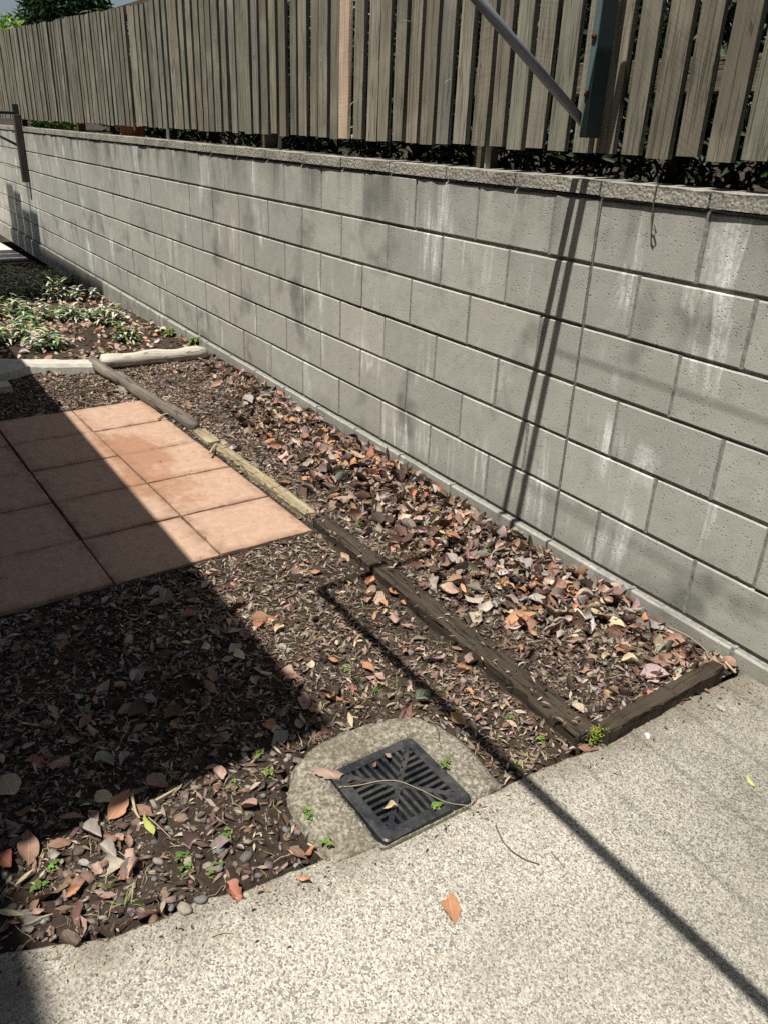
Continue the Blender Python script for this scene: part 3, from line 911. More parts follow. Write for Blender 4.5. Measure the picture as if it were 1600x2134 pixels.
# single leaves that can be found one by one: pixel, colour, length in m, label
SPECIAL = [
    (940, 1893, 'orange', .072, 2, -.5, 0.0, 'lone orange-brown leaf lying on the open pale concrete slab'),
    (1563, 1629, 'lime', .055, 6, -.35, 0.0, 'small pale yellow narrow leaf alone on grey concrete at the right'),
    (684, 1614, 'pink', .075, 3, .35, .014, 'pinkish dead leaf resting on the corner of the drain grate'),
    (814, 1684, 'tan', .036, 1, 1.2, .018, 'tan curled leaf standing on the slots of the grate'),
    (780, 1597, 'brown', .026, 0, 1.9, .018, 'small brown leaf stuck in the upper grate slots'),
    (808, 1577, 'pink', .026, 1, .4, .018, 'small pink leaf at the top edge of the grate'),
    (1085, 1293, 'orange', .115, 2, 1.2, None, 'largest bright orange leaf in the litter beside the wall'),
    (1060, 1272, 'tan', .07, 0, 2.3, None, 'tan leaf leaning against the largest orange leaf'),
    (1283, 1305, 'tan', .085, 0, 2.6, None, 'pale tan leaf standing out near the wall base'),
    (1192, 1335, 'tan', .05, 1, .2, None, 'small pale yellow-tan leaf in the middle of the end bed'),
    (1312, 1380, 'tan', .06, 2, .6, None, 'cream leaf lying flat just behind the short sleeper'),
    (1370, 1402, 'orange', .055, 0, 1.4, None, 'upright orange leaf behind the short sleeper'),
    (1240, 1270, 'tan', .06, 5, .8, None, 'light tan folded leaf beside the footing blocks'),
    (1415, 1455, 'pink', .075, 2, .4, .0, 'curled pink-grey leaf against the front of the short sleeper'),
    (1372, 1467, 'tan', .022, 4, 1.0, .0, 'tiny tan leaf scrap on the concrete beside the sleeper'),
    (1500, 1476, 'grey', .035, 5, 2.8, .0, 'small grey curled leaf on the concrete near the wall'),
    (1470, 1440, 'brown', .03, 0, 2.6, .0, 'small red-brown leaf on the concrete at the sleeper end'),
    (1225, 1560, 'brown', .055, 2, .8, .0, 'brown leaf at the concrete edge below the mossy sleeper end'),
    (772, 1213, 'orange', .06, 0, 2.4, None, 'orange leaf touching the dark sleeper beside the corner of the shadow'),
    (820, 1235, 'red', .055, 2, .5, None, 'reddish leaf next to the dark sleeper'),
    (838, 1255, 'orange', .04, 4, 1.8, None, 'round orange leaf beside the dark sleeper'),
    (797, 1258, 'orange', .045, 1, .3, None, 'orange curled leaf in the cluster beside the sleeper'),
    (766, 1250, 'pink', .05, 0, 2.8, None, 'pink leaf left in the cluster beside the sleeper'),
    (875, 1265, 'orange', .04, 5, 1.6, None, 'folded orange leaf lying on the dark sleeper'),
    (820, 1292, 'pink', .055, 2, 2.2, None, 'pale pink folded leaf below the cluster at the sleeper'),
    (790, 1412, 'pink', .055, 0, .4, None, 'pale pink leaf on the bare soil above the drain'),
    (768, 1390, 'orange', .05, 2, .1, None, 'orange leaf on the soil above the drain'),
    (695, 1378, 'orange', .04, 0, .9, None, 'short orange leaf on the soil right of the house shadow'),
    (655, 1480, 'orange', .035, 3, .3, None, 'small orange leaf beside the corner of the house shadow'),
    (730, 1500, 'tan', .075, 6, 2.75, None, 'long tan stem-like leaf at the back of the drain collar'),
    (735, 1438, 'red', .06, 6, 2.6, None, 'narrow red-brown leaf left of the grass tuft'),
    (660, 1192, 'orange', .045, 2, 1.5, None, 'orange leaf near the tile corner'),
    (648, 1385, 'tan', .04, 0, 2.4, None, 'pale yellow-brown leaf at the shadow edge'),
    (540, 1300, 'red', .05, 0, .8, None, 'red leaf at the edge of the shade near the tiles'),
    (583, 1310, 'tan', .045, 5, 2.0, None, 'tan leaf beside the grey pebble near the shadow edge'),
    (725, 1210, 'yellow', .05, 6, .15, None, 'thin yellow leaf at the corner of the bar shadow'),
    (705, 1255, 'yellow', .03, 6, .6, None, 'small yellow leaf beside the bar shadow'),
    (250, 1680, 'orange', .085, 2, 2.2, None, 'bright rust-orange leaf at the lower edge of the house shadow'),
    (218, 1664, 'tan', .06, 0, .3, None, 'greenish-tan leaf tucked under the rust-orange leaf'),
    (312, 1722, 'lime', .085, 6, .25, None, 'bright yellow-green narrow leaf on dark soil'),
    (300, 1692, 'brown', .06, 2, .5, None, 'brown leaf right of the rust-orange leaf'),
    (487, 1858, 'red', .055, 3, .3, .0, 'flat reddish leaf at the soil edge touching the concrete'),
    (645, 1775, 'orange', .055, 6, 2.1, None, 'curved orange-white leaf at the foot of the drain collar'),
    (625, 1782, 'brown', .045, 2, .4, None, 'dark brown leaf beside the lower drain collar'),
    (632, 1830, 'orange', .05, 6, .8, None, 'thin orange leaf in the corner between collar and slab'),
    (15, 1798, 'red', .07, 2, .4, None, 'red-brown leaf at the left edge of the picture'),
    (50, 1830, 'tan', .05, 6, 2.0, None, 'narrow tan leaf standing among pebbles at left'),
    (20, 1905, 'tan', .065, 6, 1.0, None, 'narrow tan leaf in front of the grey pebbles at far left'),
    (190, 1735, 'grey', .07, 2, .5, None, 'large grey-brown leaf in the sunlit pile at left'),
    (150, 1705, 'pink', .07, 6, .9, None, 'long pink leaf in the sunlit pile at left'),
    (60, 1770, 'brown', .09, 2, 2.9, None, 'large brown leaf at the left of the sunlit pile'),
    (20, 1640, 'tan', .085, 0, .1, None, 'large yellowish leaf in shade at the left edge'),
    (925, 1112, 'yellow', .085, 6, .3, None, 'yellow rolled leaf on the wall bed'),
    (905, 1105, 'tan', .06, 2, 2.6, None, 'cream leaf beside the yellow rolled leaf'),
    (1010, 1165, 'orange', .055, 1, .4, None, 'light orange curled leaf below the post shadow'),
    (1120, 1258, 'grey', .085, 0, .3, None, 'silvery grey leaf above the largest orange leaf'),
    (935, 1232, 'pink', .095, 0, .6, None, 'large dull pink leaf over the sleeper edge'),
    (925, 1250, 'grey', .06, 6, .3, None, 'whitish grey leaf under the large dull pink leaf'),
    (985, 1375, 'pink', .075, 0, 2.2, None, 'pink-grey leaf on the sleeper middle'),
    (965, 1395, 'orange', .045, 0, 1.5, None, 'orange-pink leaf left of the sleeper middle'),
    (1035, 1225, 'tan', .05, 4, .3, None, 'pale yellow leaf in the middle of the wall bed'),
    (1090, 1228, 'orange', .065, 5, 1.7, None, 'tall orange-tan leaf standing in the wall bed'),
    (585, 852, 'yellow', .05, 0, .7, None, 'small bright yellow leaf in the far wall bed'),
    (618, 860, 'tan', .06, 2, .4, None, 'tan orange leaf right of the yellow one in the far wall bed'),
    (560, 910, 'red', .06, 2, .4, None, 'dull red leaf by itself in the far wall bed'),
    (640, 935, 'grey', .10, 6, .1, None, 'long silvery grey leaf in the middle of the wall bed'),
    (675, 900, 'orange', .07, 0, .7, None, 'orange leaf in the pile by the wall'),
    (655, 865, 'grey', .06, 0, 1.9, None, 'pale lilac-grey leaf by the wall'),
    (640, 998, 'orange', .055, 2, .5, None, 'orange-pink leaf beside the yellowish sleeper'),
]
FIXED = []
for px, py, ck, L, var, rot, lift, lab in SPECIAL:
    q = gp(px, py, 0.012)
    z = hz(q.x, q.y) if q.x < slab_x(q.y) and not in_patio(q.x, q.y) else 0.0
    q = gp(px, py, z + .012)
    if lift is not None: q = gp(px, py, max(lift, .002)); zz = max(lift, .0)
    else: zz = z + .010
    q.z = zz
    FIXED.append((q.x, q.y))
    leaf(q, ck, L, lab, 'fallen leaves', var, rot, .22 if lift is None else .08)

ZONES = [
    # n, region test, colours, sizes, label, group
    (118, lambda: (random.uniform(-2.3, .62), -.06 - abs(random.gauss(0, .17)), 0), {'pink': 4, 'brown': 4, 'orange': 3, 'grey': 3, 'tan': 1.3, 'red': 1}, (.035, .095),
     'in the wall bed', 'fallen leaves in the wall bed'),
    (40, lambda: (random.uniform(-.5, .7), random.uniform(-1.25, -.66), 0), {'pink': 3, 'brown': 3, 'orange': 2, 'tan': 1, 'grey': 1}, (.022, .042),
     'on the sunlit soil', 'fallen leaves on the sunlit soil'),
    (62, lambda: (random.uniform(-.45, .5), random.uniform(-2.05, -1.2), 0), {'pink': 3, 'brown': 3, 'grey': 3, 'tan': 1}, (.035, .075),
     'in the house shadow', 'fallen leaves in the house shadow'),
    (22, lambda: (random.uniform(.42, .62), random.uniform(-2.05, -1.75), 0), {'pink': 4, 'brown': 3, 'grey': 2, 'orange': 1}, (.04, .07),
     'in the lower left pile', 'fallen leaves in the lower left pile'),
    (48, lambda: (random.uniform(-5.6, -3.55), random.uniform(-1.15, -.06), 0), {'pink': 4, 'brown': 2, 'orange': 2, 'tan': 2, 'grey': 1}, (.05, .085),
     'in the planted bed', 'fallen leaves in the planted bed'),
]
MARKS = [(-.10, -.20, 'below the twin post shadow on the wall'), (.55, -.05, 'near the wall end of the short sleeper'), (.62, -.5, 'in the corner of the two dark sleepers'),
         (.15, -.45, 'beside the middle of the long dark sleeper'), (.30, -.12, 'at the footing near the short sleeper'), (-.60, -.30, 'beside the start of the dark sleeper'), (-1.2, -.45, 'beside the yellowish sleeper'),
         (-1.2, -.12, 'at the wall opposite the yellowish sleeper'), (-1.9, -.2, 'at the wall opposite the grey log end'), (-.6, -.08, 'at the wall left of the post shadow'),
         (-.35, -.8, 'near the front corner of the patio'), (.1, -.8, 'left of the bar shadow'), (.45, -.75, 'between bar shadow and sleeper'), (.3, -1.1, 'just above the drain collar'), (0, -1.1, 'right of the house shadow edge'),
         (-.3, -1.4, 'close to the front edge of the tiles'), (0, -1.6, 'in the middle'), (.3, -1.35, 'near the shadow corner'), (.3, -1.85, 'near the sunlit pile'), (-.2, -1.95, 'at the left picture edge'),
         (.5, -1.95, 'at the far left'), (.5, -1.8, 'next to the rust-orange leaf'), (.6, -1.95, 'close to the slab'),
         (-3.8, -.3, 'behind the wall end of the pale log'), (-3.8, -.9, 'behind the concrete kerb'), (-4.4, -.3, 'at the wall beside the plants'), (-4.4, -.8, 'between the variegated clumps'), (-5.2, -.5, 'at the shade edge')]
CW = {'pink': 'pinkish', 'brown': 'brown', 'orange': 'orange', 'grey': 'grey', 'tan': 'pale tan', 'red': 'reddish'}
for n, fn, cols, (s0, s1), lab, grp in ZONES:
    done = 0; ks = list(cols); ws = list(cols.values())
    while done < n:
        x, y, _ = fn()
        if y > -.045 or x > slab_x(y) - .03 or in_patio(x, y, .03) or in_poly(x, y, COLLAR): continue
        if any((x - a) ** 2 + (y - b) ** 2 < .0016 for a, b in FIXED): continue
        lo = 0.008 + (.006 if 'wall bed' in grp else 0) + random.random() * (.018 if 'wall bed' in grp else .004)
        ck = random.choices(ks, ws)[0]; sz = (.78 if 'pile' in grp or 'shadow' in grp else 1) * s0 + (s1 - s0) * random.random() ** 1.6
        mk = min(MARKS, key=lambda m: (m[0] - x) ** 2 + (m[1] - y) ** 2)[2]
        sz0 = sz; size_w = 'large' if sz > s0 + .62 * (s1 - s0) else ('small' if sz < s0 + .25 * (s1 - s0) else 'medium')
        leaf(Vector((x, y, hz(x, y) + lo)), ck, sz, '%s %s leaf %s, %s' % (size_w, CW[ck], lab, mk), grp, None, None, .6 if 'wall bed' in grp else .28)
        done += 1
dup = {}
for o in COL.objects:
    if o.name.startswith('dead_leaf'): dup.setdefault(o['label'], []).append(o)
for lb, L in dup.items():
    if len(L) > 1:
        L.sort(key=lambda o: float(np.dot(np.array(o.location) - CAM, RGT) / np.dot(np.array(o.location) - CAM, FWD)))
        for i, o in enumerate(L):
            od = 'leftmost' if i == 0 else ('rightmost' if i == len(L) - 1 else ('second from left' if i == 1 else ('third from left' if i == 2 else 'fourth from left')))
            w_ = (od + ' ' + lb).split()
            if len(w_) > 16: w_ = [q for q in w_ if q not in ('the', 'medium')]
            o['label'] = ' '.join(w_[:16])
    elif len(lb.split()) > 16: L[0]['label'] = ' '.join([q for q in lb.split() if q != 'the'][:16])


# ------------------------------------------------------------------ litter, mulch, straw, gravel: nobody could count them
def rots(n, tilt):
    a = RNG.uniform(0, 2 * np.pi, n); b = RNG.normal(0, tilt, n); c = RNG.normal(0, tilt, n)
    ca, sa, cb, sb, cc, sc_ = np.cos(a), np.sin(a), np.cos(b), np.sin(b), np.cos(c), np.sin(c)
    Z = np.zeros((n, 3, 3)); Z[:, 0, 0] = ca; Z[:, 0, 1] = -sa; Z[:, 1, 0] = sa; Z[:, 1, 1] = ca; Z[:, 2, 2] = 1
    X = np.zeros((n, 3, 3)); X[:, 0, 0] = 1; X[:, 1, 1] = cb; X[:, 1, 2] = -sb; X[:, 2, 1] = sb; X[:, 2, 2] = cb
    Y = np.zeros((n, 3, 3)); Y[:, 1, 1] = 1; Y[:, 0, 0] = cc; Y[:, 0, 2] = sc_; Y[:, 2, 0] = -sc_; Y[:, 2, 2] = cc
    return Z @ X @ Y


def scatter(name, temps, face, pts, scl, tilt, cols, mat, smooth=False, R=None):
    """temps (k,m,3) templates with the same quads; pts (n,3); scl (n,3)"""
    n = len(pts); m = temps.shape[1]
    T = temps[RNG.integers(0, len(temps), n)] * scl[:, None, :]
    if R is None: R = rots(n, tilt)
    Vv = np.einsum('nij,nmj->nmi', R, T) + pts[:, None, :]
    Ff = (np.asarray(face)[None] + (np.arange(n) * m)[:, None, None]).reshape(-1, len(face[0]))
    Cc = np.repeat(cols, m, axis=0)
    return colmesh(name, Vv.reshape(-1, 3), Ff, Cc, mat, smooth)


def pick(pal, n, jit=.25, k=1.0):
    pal = np.array(pal) * k; c = pal[RNG.integers(0, len(pal), n)]
    return np.clip(c * (1 + RNG.normal(0, jit, (n, 1))) * (1 + RNG.normal(0, .06, (n, 3))), .01, .9)


def ok_ground(x, y):
    return y < -.03 and x < slab_x(y) - .012 and not in_patio(x, y, .012) and not in_poly(x, y, COLLAR)


def sample(n, dens, x0, x1, y0, y1):
    out = []; tries = 0
    while len(out) < n and tries < n * 30:
        tries += 1
        x = random.uniform(x0, x1); y = random.uniform(y0, y1)
        if random.random() < dens(x, y) and ok_ground(x, y): out.append((x, y, hz(x, y)))
    return np.array(out)


def ltemp(nl, nw, k, wid, curl, prof=NA, wob=.12, seed=0):
    r = random.Random(seed); L = []
    for i in range(k):
        v, f = leaf_grid(nl, nw, r.uniform(-.6, curl), r.uniform(-.9, 1.3), r.uniform(-1.8, 1.8), r.uniform(*wid), prof, wob, r); L.append(v)
    return np.array(L), f


SHRED = [(.42, .33, .25), (.34, .235, .175), (.20, .13, .095), (.50, .42, .32), (.12, .08, .06), (.36, .29, .24), (.08, .055, .042), (.28, .18, .13), (.46, .37, .29)]
PINKS = [(.40, .27, .21), (.31, .20, .155), (.19, .115, .085), (.50, .38, .31), (.37, .32, .285), (.12, .075, .055), (.44, .25, .15), (.28, .235, .21), (.09, .06, .046), (.46, .36, .28)]
GREYS = [(.12, .092, .075), (.18, .13, .105), (.07, .052, .042), (.25, .20, .17), (.14, .09, .066), (.32, .26, .22)]


def on_sleeper(x, y): return -.70 < x < .80 and -.70 < y < -.57


# fine shredded leaf all over
T, f = ltemp(3, 1, 8, (.18, .45), 1.0, NA, .2, 1)
def d1(x, y):
    b = .45 + .55 * nz(x, y, 2.2, 4) + .25 * nz(x, y, 9, 2)
    if y > -.6 and x > -3.2: b *= .75
    if on_sleeper(x, y): b *= .10
    if x > .33 and y < -1.25: b *= .32 + .5 * sm(.3, 0, x - .33)
    return max(.04, b)
p = sample(40000, d1, -3.35, .84, -2.25, -.03); n = len(p); p[:, 2] += RNG.uniform(.001, .010, n) + np.array([.042 if on_sleeper(a, b) else 0 for a, b, _ in p])
s = np.clip(RNG.gamma(3, .0055, n), .006, .04)[:, None] * np.ones((1, 3))
tag(link('leaf_litter', scatter('leaf_litter', T, f, p, s, .3, pick(SHRED, n, .32, .80), 'litter', True)), 'fine shredded brown leaf litter covering the dark soil', 'leaf litter', None, 'stuff')

# curled whole leaves, a deep drift against the wall
T1_, f = ltemp(5, 3, 10, (.4, .68), 2.4, OV, .26, 2); T2_, f = ltemp(5, 3, 4, (.35, .6), 2.6, BR, .35, 12); T3_, f = ltemp(5, 3, 6, (.14, .3), 2.6, NA, .3, 14); T = np.concatenate([T1_, T2_, T3_])
def d2(x, y):
    if on_sleeper(x, y): return .03
    if x > -3.2 and y > -.6:
        c = -.05 - .30 * sm(-3.2, -.6, x); wv = sm(c - .30, c + .06, y)
        return (.10 + .9 * wv) * (.5 + .8 * nz(x, y, 3, 8) + .5 * sm(-2.6, -1.2, x)) * (1 - .75 * sm(.35, .75, x) * sm(-.2, -.5, y))
    if x < .4 and y < -1.1 and x > -.6: return .16
    return .05
p = sample(3800, d2, -3.3, .84, -2.2, -.035); n = len(p)
hp = np.array([.003 + .026 * random.random() * (1 if (y > -.5 and -2.6 < x < .5) else .3) for x, y, _ in p]); p[:, 2] += hp
s = np.clip(RNG.gamma(2.6, .0155, n), .012, .09)[:, None] * np.ones((1, 3))
tag(link('leaf_drift', scatter('leaf_drift', T, f, p, s, .6, pick(PINKS, n, .28, .92), 'litter', True)), 'drift of curled pinkish-brown dead leaves along the foot of the block wall', 'leaf litter', None, 'stuff')

# bark chips
cub = np.array(box_vf(-.5, .5, -.5, .5, -.5, .5)[0]); cf = box_vf(0, 1, 0, 1, 0, 1)[1]
r_ = np.random.default_rng(3); TB = np.array([cub * [1, r_.uniform(.4, .8), r_.uniform(.15, .35)] + r_.uniform(-.16, .16, (8, 3)) for _ in range(12)])
def d3(x, y):
    if on_sleeper(x, y): return .02
    if y > -.6: return .8 + .3 * nz(x, y, 5, 1)
    return .20 + .2 * nz(x, y, 3, 7)
p = sample(15000, d3, -3.3, .84, -2.2, -.035); n = len(p); p[:, 2] += RNG.uniform(0, .007, n)
s = RNG.uniform(.008, .026, n)[:, None] * RNG.uniform(.7, 1.2, (n, 3))
tag(link('bark_mulch', scatter('bark_mulch', TB, cf, p, s, .35, pick(GREYS, n, .35, .72), 'bark')), 'dark bark chip mulch in the bed beside the wall', 'mulch', None, 'stuff')

# straw and stalks
tq = np.array([[(-.5, -.012, 0), (-.16, -.014, .02 * k), (.18, -.012, .03 - .02 * k), (.5, -.006, 0), (-.5, .012, 0), (-.16, .014, .02 * k), (.18, .012, .03 - .02 * k), (.5, .006, 0)] for k in range(4)])
for k in range(4): tq[k][[1, 5], 1] += .06 * (k - 1.5); tq[k][[2, 6], 1] += .05 * (1.5 - k)
tf = [(0, 1, 5, 4), (1, 2, 6, 5), (2, 3, 7, 6)]
p = sample(3200, lambda x, y: .5 + .5 * nz(x, y, 1.7, 6) if not on_sleeper(x, y) else .1, -3.3, .84, -2.2, -.04); n = len(p); p[:, 2] += RNG.uniform(.004, .016, n)
s = RNG.uniform(.018, .058, n)[:, None] * np.ones((1, 3))
tag(link('dry_stalks', scatter('dry_stalks', tq, tf, p, s, .16, pick([(.42, .35, .22), (.30, .23, .14), (.20, .14, .09), (.46, .40, .28), (.33, .33, .14)], n, .2), 'litter')), 'thin dry straw stalks strewn over the soil', 'straw', None, 'stuff')

# gravel
ic = bmesh.new(); bmesh.ops.create_icosphere(ic, subdivisions=2, radius=.5); ic.verts.ensure_lookup_table()
IV = np.array([tuple(q.co) for q in ic.verts]); IF = [tuple(q.index for q in fa.verts) for fa in ic.faces]; ic.free()
def stones(k, seed):
    L = []
    for i in range(k):
        ax = random.Random(seed + i); sc_ = np.array([1, ax.uniform(.6, .9), ax.uniform(.4, .65)])
        L.append([tuple(np.array(q) * sc_ * (1 + .34 * noise.noise(Vector(q) * 1.9 + Vector((i * 7.1 + seed, 0, 0))) + .14 * noise.noise(Vector(q) * 5 + Vector((0, i * 3.3, 0))))) for q in IV])
    return np.array(L)
TS = stones(8, 3)
STONE = [(.20, .185, .16), (.28, .25, .21), (.15, .14, .13), (.24, .17, .12), (.34, .30, .24), (.21, .13, .10), (.18, .18, .185), (.40, .37, .31)]
def d5(x, y):
    a = sm(.28, .5, x) * sm(-.9, -1.35, y)
    return a + .10 + (.5 if (x > .3 and y > -.56) else 0)
p = sample(1150, d5, -1.2, .84, -2.2, -.1); n = len(p); p[:, 2] += RNG.uniform(-.003, .003, n)
s = RNG.gamma(2.2, .0042, n).clip(.004, .020)[:, None] * np.ones((1, 3))
tag(link('gravel', scatter('gravel', TS, IF, p, s, .3, pick(STONE, n, .2) * .78, 'stone', True)), 'small mixed pebbles sprinkled in the soil near the slab and drain', 'gravel', None, 'stuff')

# far bed litter
T, f = ltemp(4, 2, 10, (.4, .65), 1.4, OV, .16, 6)
def okf(x, y): return True
out = []
while len(out) < 3600:
    x = random.uniform(-8.8, -3.46); y = random.uniform(-2.4, -.03)
    if random.random() < .55 + .6 * nz(x, y, 1.6, 3): out.append((x, y, hz(x, y) + random.uniform(.004, .02)))
p = np.array(out); n = len(p); s = RNG.uniform(.03, .07, n)[:, None] * np.ones((1, 3))
tag(link('leaf_litter', scatter('leaf_litter_far', T, f, p, s, .4, pick(PINKS + [(.5, .37, .24)], n, .25), 'litter', True)), 'pinkish leaf litter covering the planted bed behind the pale log', 'leaf litter', None, 'stuff')
# leaf scraps between the wall cap and the fence
p = np.array([(random.uniform(-9, 1.6), random.uniform(.2, .42), 1.235 + random.uniform(0, .02)) for _ in range(900)]); n = len(p)
p[:, 2] += np.array([.02 * nz(a, b, 4) + .02 * sm(.2, .5, b) - .02 for a, b, _ in p])
s = RNG.uniform(.02, .05, n)[:, None] * np.ones((1, 3))
tag(link('leaf_litter', scatter('leaf_litter_bank', T, f, p, s, .4, pick(SHRED, n, .3), 'litter', True)), 'dark leaf litter on the bank under the paling fence', 'leaf litter', None, 'stuff')

# grit blown onto the tiles and along the slab edge
pp = []
for _ in range(420):
    a_, b_ = random.uniform(0, 5 * T1), random.uniform(0, 5 * T2)
    k_ = random.random()
    if k_ < .45: b_ = round(b_ / T2) * T2 + random.gauss(0, .012)
    elif k_ < .8: a_ = round(a_ / T1) * T1 + random.gauss(0, .012)
    w_ = TILE_O + E1 * a_ + E2 * b_
    if in_patio(w_.x, w_.y): pp.append((w_.x, w_.y, .004))
for _ in range(900):
    y_ = random.uniform(-2.2, -.04); x_ = slab_x(y_) + abs(random.gauss(0, .05)) + .004
    pp.append((x_, y_, .002))
p = np.array(pp); n = len(p); s = np.clip(RNG.gamma(2, .0028, n), .003, .018)[:, None] * np.ones((1, 3))
T, f = ltemp(3, 1, 8, (.2, .5), 1.0, NA, .2, 9)
tag(link('leaf_litter', scatter('grit', T, f, p, s, .15, pick(SHRED + [(.05, .04, .03)] * 4, n, .3), 'litter', True)), 'small crumbs of leaf and soil on the tiles and slab edge', 'leaf litter', None, 'stuff')

# pebbles that can be told apart
PEB = [(376, 1698, .052, 3, 'flat oval brown pebble on dark soil left of the drain'), (410, 1651, .022, 4, 'small tan round pebble above the flat oval one'),
       (512, 1776, .048, 2, 'round grey-brown stone on the soil left of the collar'), (455, 1800, .04, 0, 'grey angular pebble in the middle of the stony soil'),
       (432, 1795, .036, 1, 'pale grey pebble beside the angular one'), (460, 1763, .034, 6, 'bluish grey pebble in the stony soil'),
       (70, 1908, .055, 0, 'long grey-brown upright pebble near the left edge'), (52, 1893, .05, 1, 'wide brown pebble beside the long upright one'),
       (93, 1907, .028, 6, 'small blue-grey pebble right of the long upright one'), (205, 1808, .058, 3, 'orange-brown angular stone at left with a flat top'),
       (180, 1825, .055, 5, 'dull reddish stone under the orange-brown one'), (100, 1938, .016, 4, 'tiny cream pebble near the slab edge'),
       (420, 1875, .045, 6, 'smooth green-grey pebble half buried at the slab edge'), (357, 1882, .024, 6, 'dark blue pebble by the slab edge'),
       (385, 1892, .05, 4, 'pale flat stone lying along the slab edge'), (320, 1910, .04, 5, 'reddish stone at the slab edge'),
       (298, 2040, .018, 4, 'cream pebble alone on the aggregate slab'), (284, 2094, .015, 3, 'yellow-brown pebble alone on the slab, nearest the camera'),
       (597, 1720, .03, 6, 'dark grey pebble against the left of the collar'), (600, 1735, .035, 3, 'brown wet-looking stone at the foot of the collar'),
       (520, 1690, .04, 0, 'grey pebble under dry stems left of the collar'), (513, 1640, .034, 5, 'dark red pebble left of the collar top'),
       (590, 1310, .03, 1, 'sunlit tan pebble at the edge of the house shadow'), (575, 1318, .026, 2, 'grey pebble touching the sunlit tan one'),
       (330, 1788, .036, 1, 'brown flat stone below the yellow-green leaf'), (1045, 1525, .02, 0, 'small grey pebble right of the drain collar'),
       (1019, 1610, .014, 2, 'tiny dark pebble lying on the collar edge'), (140, 1815, .036, 3, 'brown pebble under the small green seedling at left'),
       (275, 1835, .03, 0, 'grey-brown pebble in the middle left of the stony soil'), (345, 1855, .034, 3, 'brown-orange flat pebble near the slab edge'),
       (395, 1785, .04, 4, 'tan pebble in the stony soil under dry leaf'), (20, 1885, .05, 0, 'dark olive pebble at the left picture edge')]
PM = []
for k in range(8):
    for c in range(len(STONE)):
        if (k + c) % 3: continue
        PM.append((k, c))
pcache = {}
for i, (px, py, L, c, lab) in enumerate(PEB):
    key = (i % 8, c)
    if key not in pcache: pcache[key] = colmesh('pebble', TS[i % 8], IF, np.tile(np.array(STONE[c]) * .85, (len(IV), 1)), 'stone', True)
    q = gp(px, py, .004); z = hz(q.x, q.y) if q.x < slab_x(q.y) else 0.0
    if in_poly(q.x, q.y, COLLAR): z = .012
    tag(link('pebble', pcache[key], None, (q.x, q.y, z + L * .08), (random.uniform(-.2, .2), random.uniform(-.2, .2), random.uniform(0, 6.3)), (L * .7, L * .7, L * .6)), lab, 'pebble', 'pebbles in the soil')
# rough stone lumps on the slab edge
q = gp(150, 1958, .005)
tag(link('rock', colmesh('rock', TS[5] + .06 * np.sin(TS[5][:, ::-1] * 13), IF, np.tile((.13, .095, .075), (len(IV), 1)), 'stone'), None, (q.x, q.y, .012), (0, 0, .5), (.045, .034, .034)), 'rough dark brown rock with ledges at the slab edge, lower left', 'rock')

# ------------------------------------------------------------------ plants
def blade(V, Fc, C, base, d, up, L, w, col, bend=.6, n=4):
    """one narrow leaf from base, heading d (unit, horizontal), rising by up"""
    sd = Vector((-d.y, d.x, 0)); i0 = len(V)
    for i in range(n + 1):
        t = i / n; p = base + d * (L * t) + Vector((0, 0, L * (up * t - bend * t * t)))
        ww = w * max(.06, math.sin(math.pi * (.12 + .86 * t)) ** .8)
        for s_ in (-1, 1): V.append(tuple(p + sd * (ww * .5 * s_) + Vector((0, 0, abs(s_) * ww * .12)))); C.append(col)
    for i in range(n): Fc.append((i0 + 2 * i, i0 + 2 * i + 2, i0 + 2 * i + 3, i0 + 2 * i + 1))


def rosette(name, nst, hmax, rad, L, w, pal, lab, cat, group, p, per=7, seed=0, stem=True):
    r = random.Random(seed); V, Fc, C = [], [], []; SV = []
    t = thing(name, p, lab, cat, group)
    for k in range(nst):
        a = r.uniform(0, 6.28); rr = rad * math.sqrt(r.random()); b = Vector((rr * math.cos(a), rr * math.sin(a), 0)); h = hmax * r.uniform(.35, 1)
        top = b * 1.15 + Vector((0, 0, h)); SV.append((b, top))
        for j in range(per):
            f_ = (j + .5) / per; a2 = j * 2.4 + r.uniform(-.4, .4); q = b + (top - b) * (.25 + .75 * f_)
            c = r.choice(pal); c = tuple(x * r.uniform(.75, 1.2) for x in c)
            blade(V, Fc, C, q, Vector((math.cos(a2), math.sin(a2), 0)), r.uniform(.15, .9), L * r.uniform(.6, 1.1), w * r.uniform(.7, 1.1), c, r.uniform(.3, .9), 3)
    link('foliage', colmesh('foliage', np.array(V), Fc, np.array(C), 'green', True), t)
    if stem:
        Vs, Fs = [], []
        for b, tp in SV:
            i0 = len(Vs)
            for q, w_ in ((b - Vector((0, 0, .01)), .0025), (tp, .0012)):
                for k in range(3): Vs.append(tuple(q + Vector((w_ * math.cos(k * 2.1), w_ * math.sin(k * 2.1), 0))))
            for k in range(3): Fs.append((i0 + k, i0 + (k + 1) % 3, i0 + 3 + (k + 1) % 3, i0 + 3 + k))
        link('stems', mesh('stems', Vs, Fs, 'twig'), t)['kind'] = 'stuff'
    return t


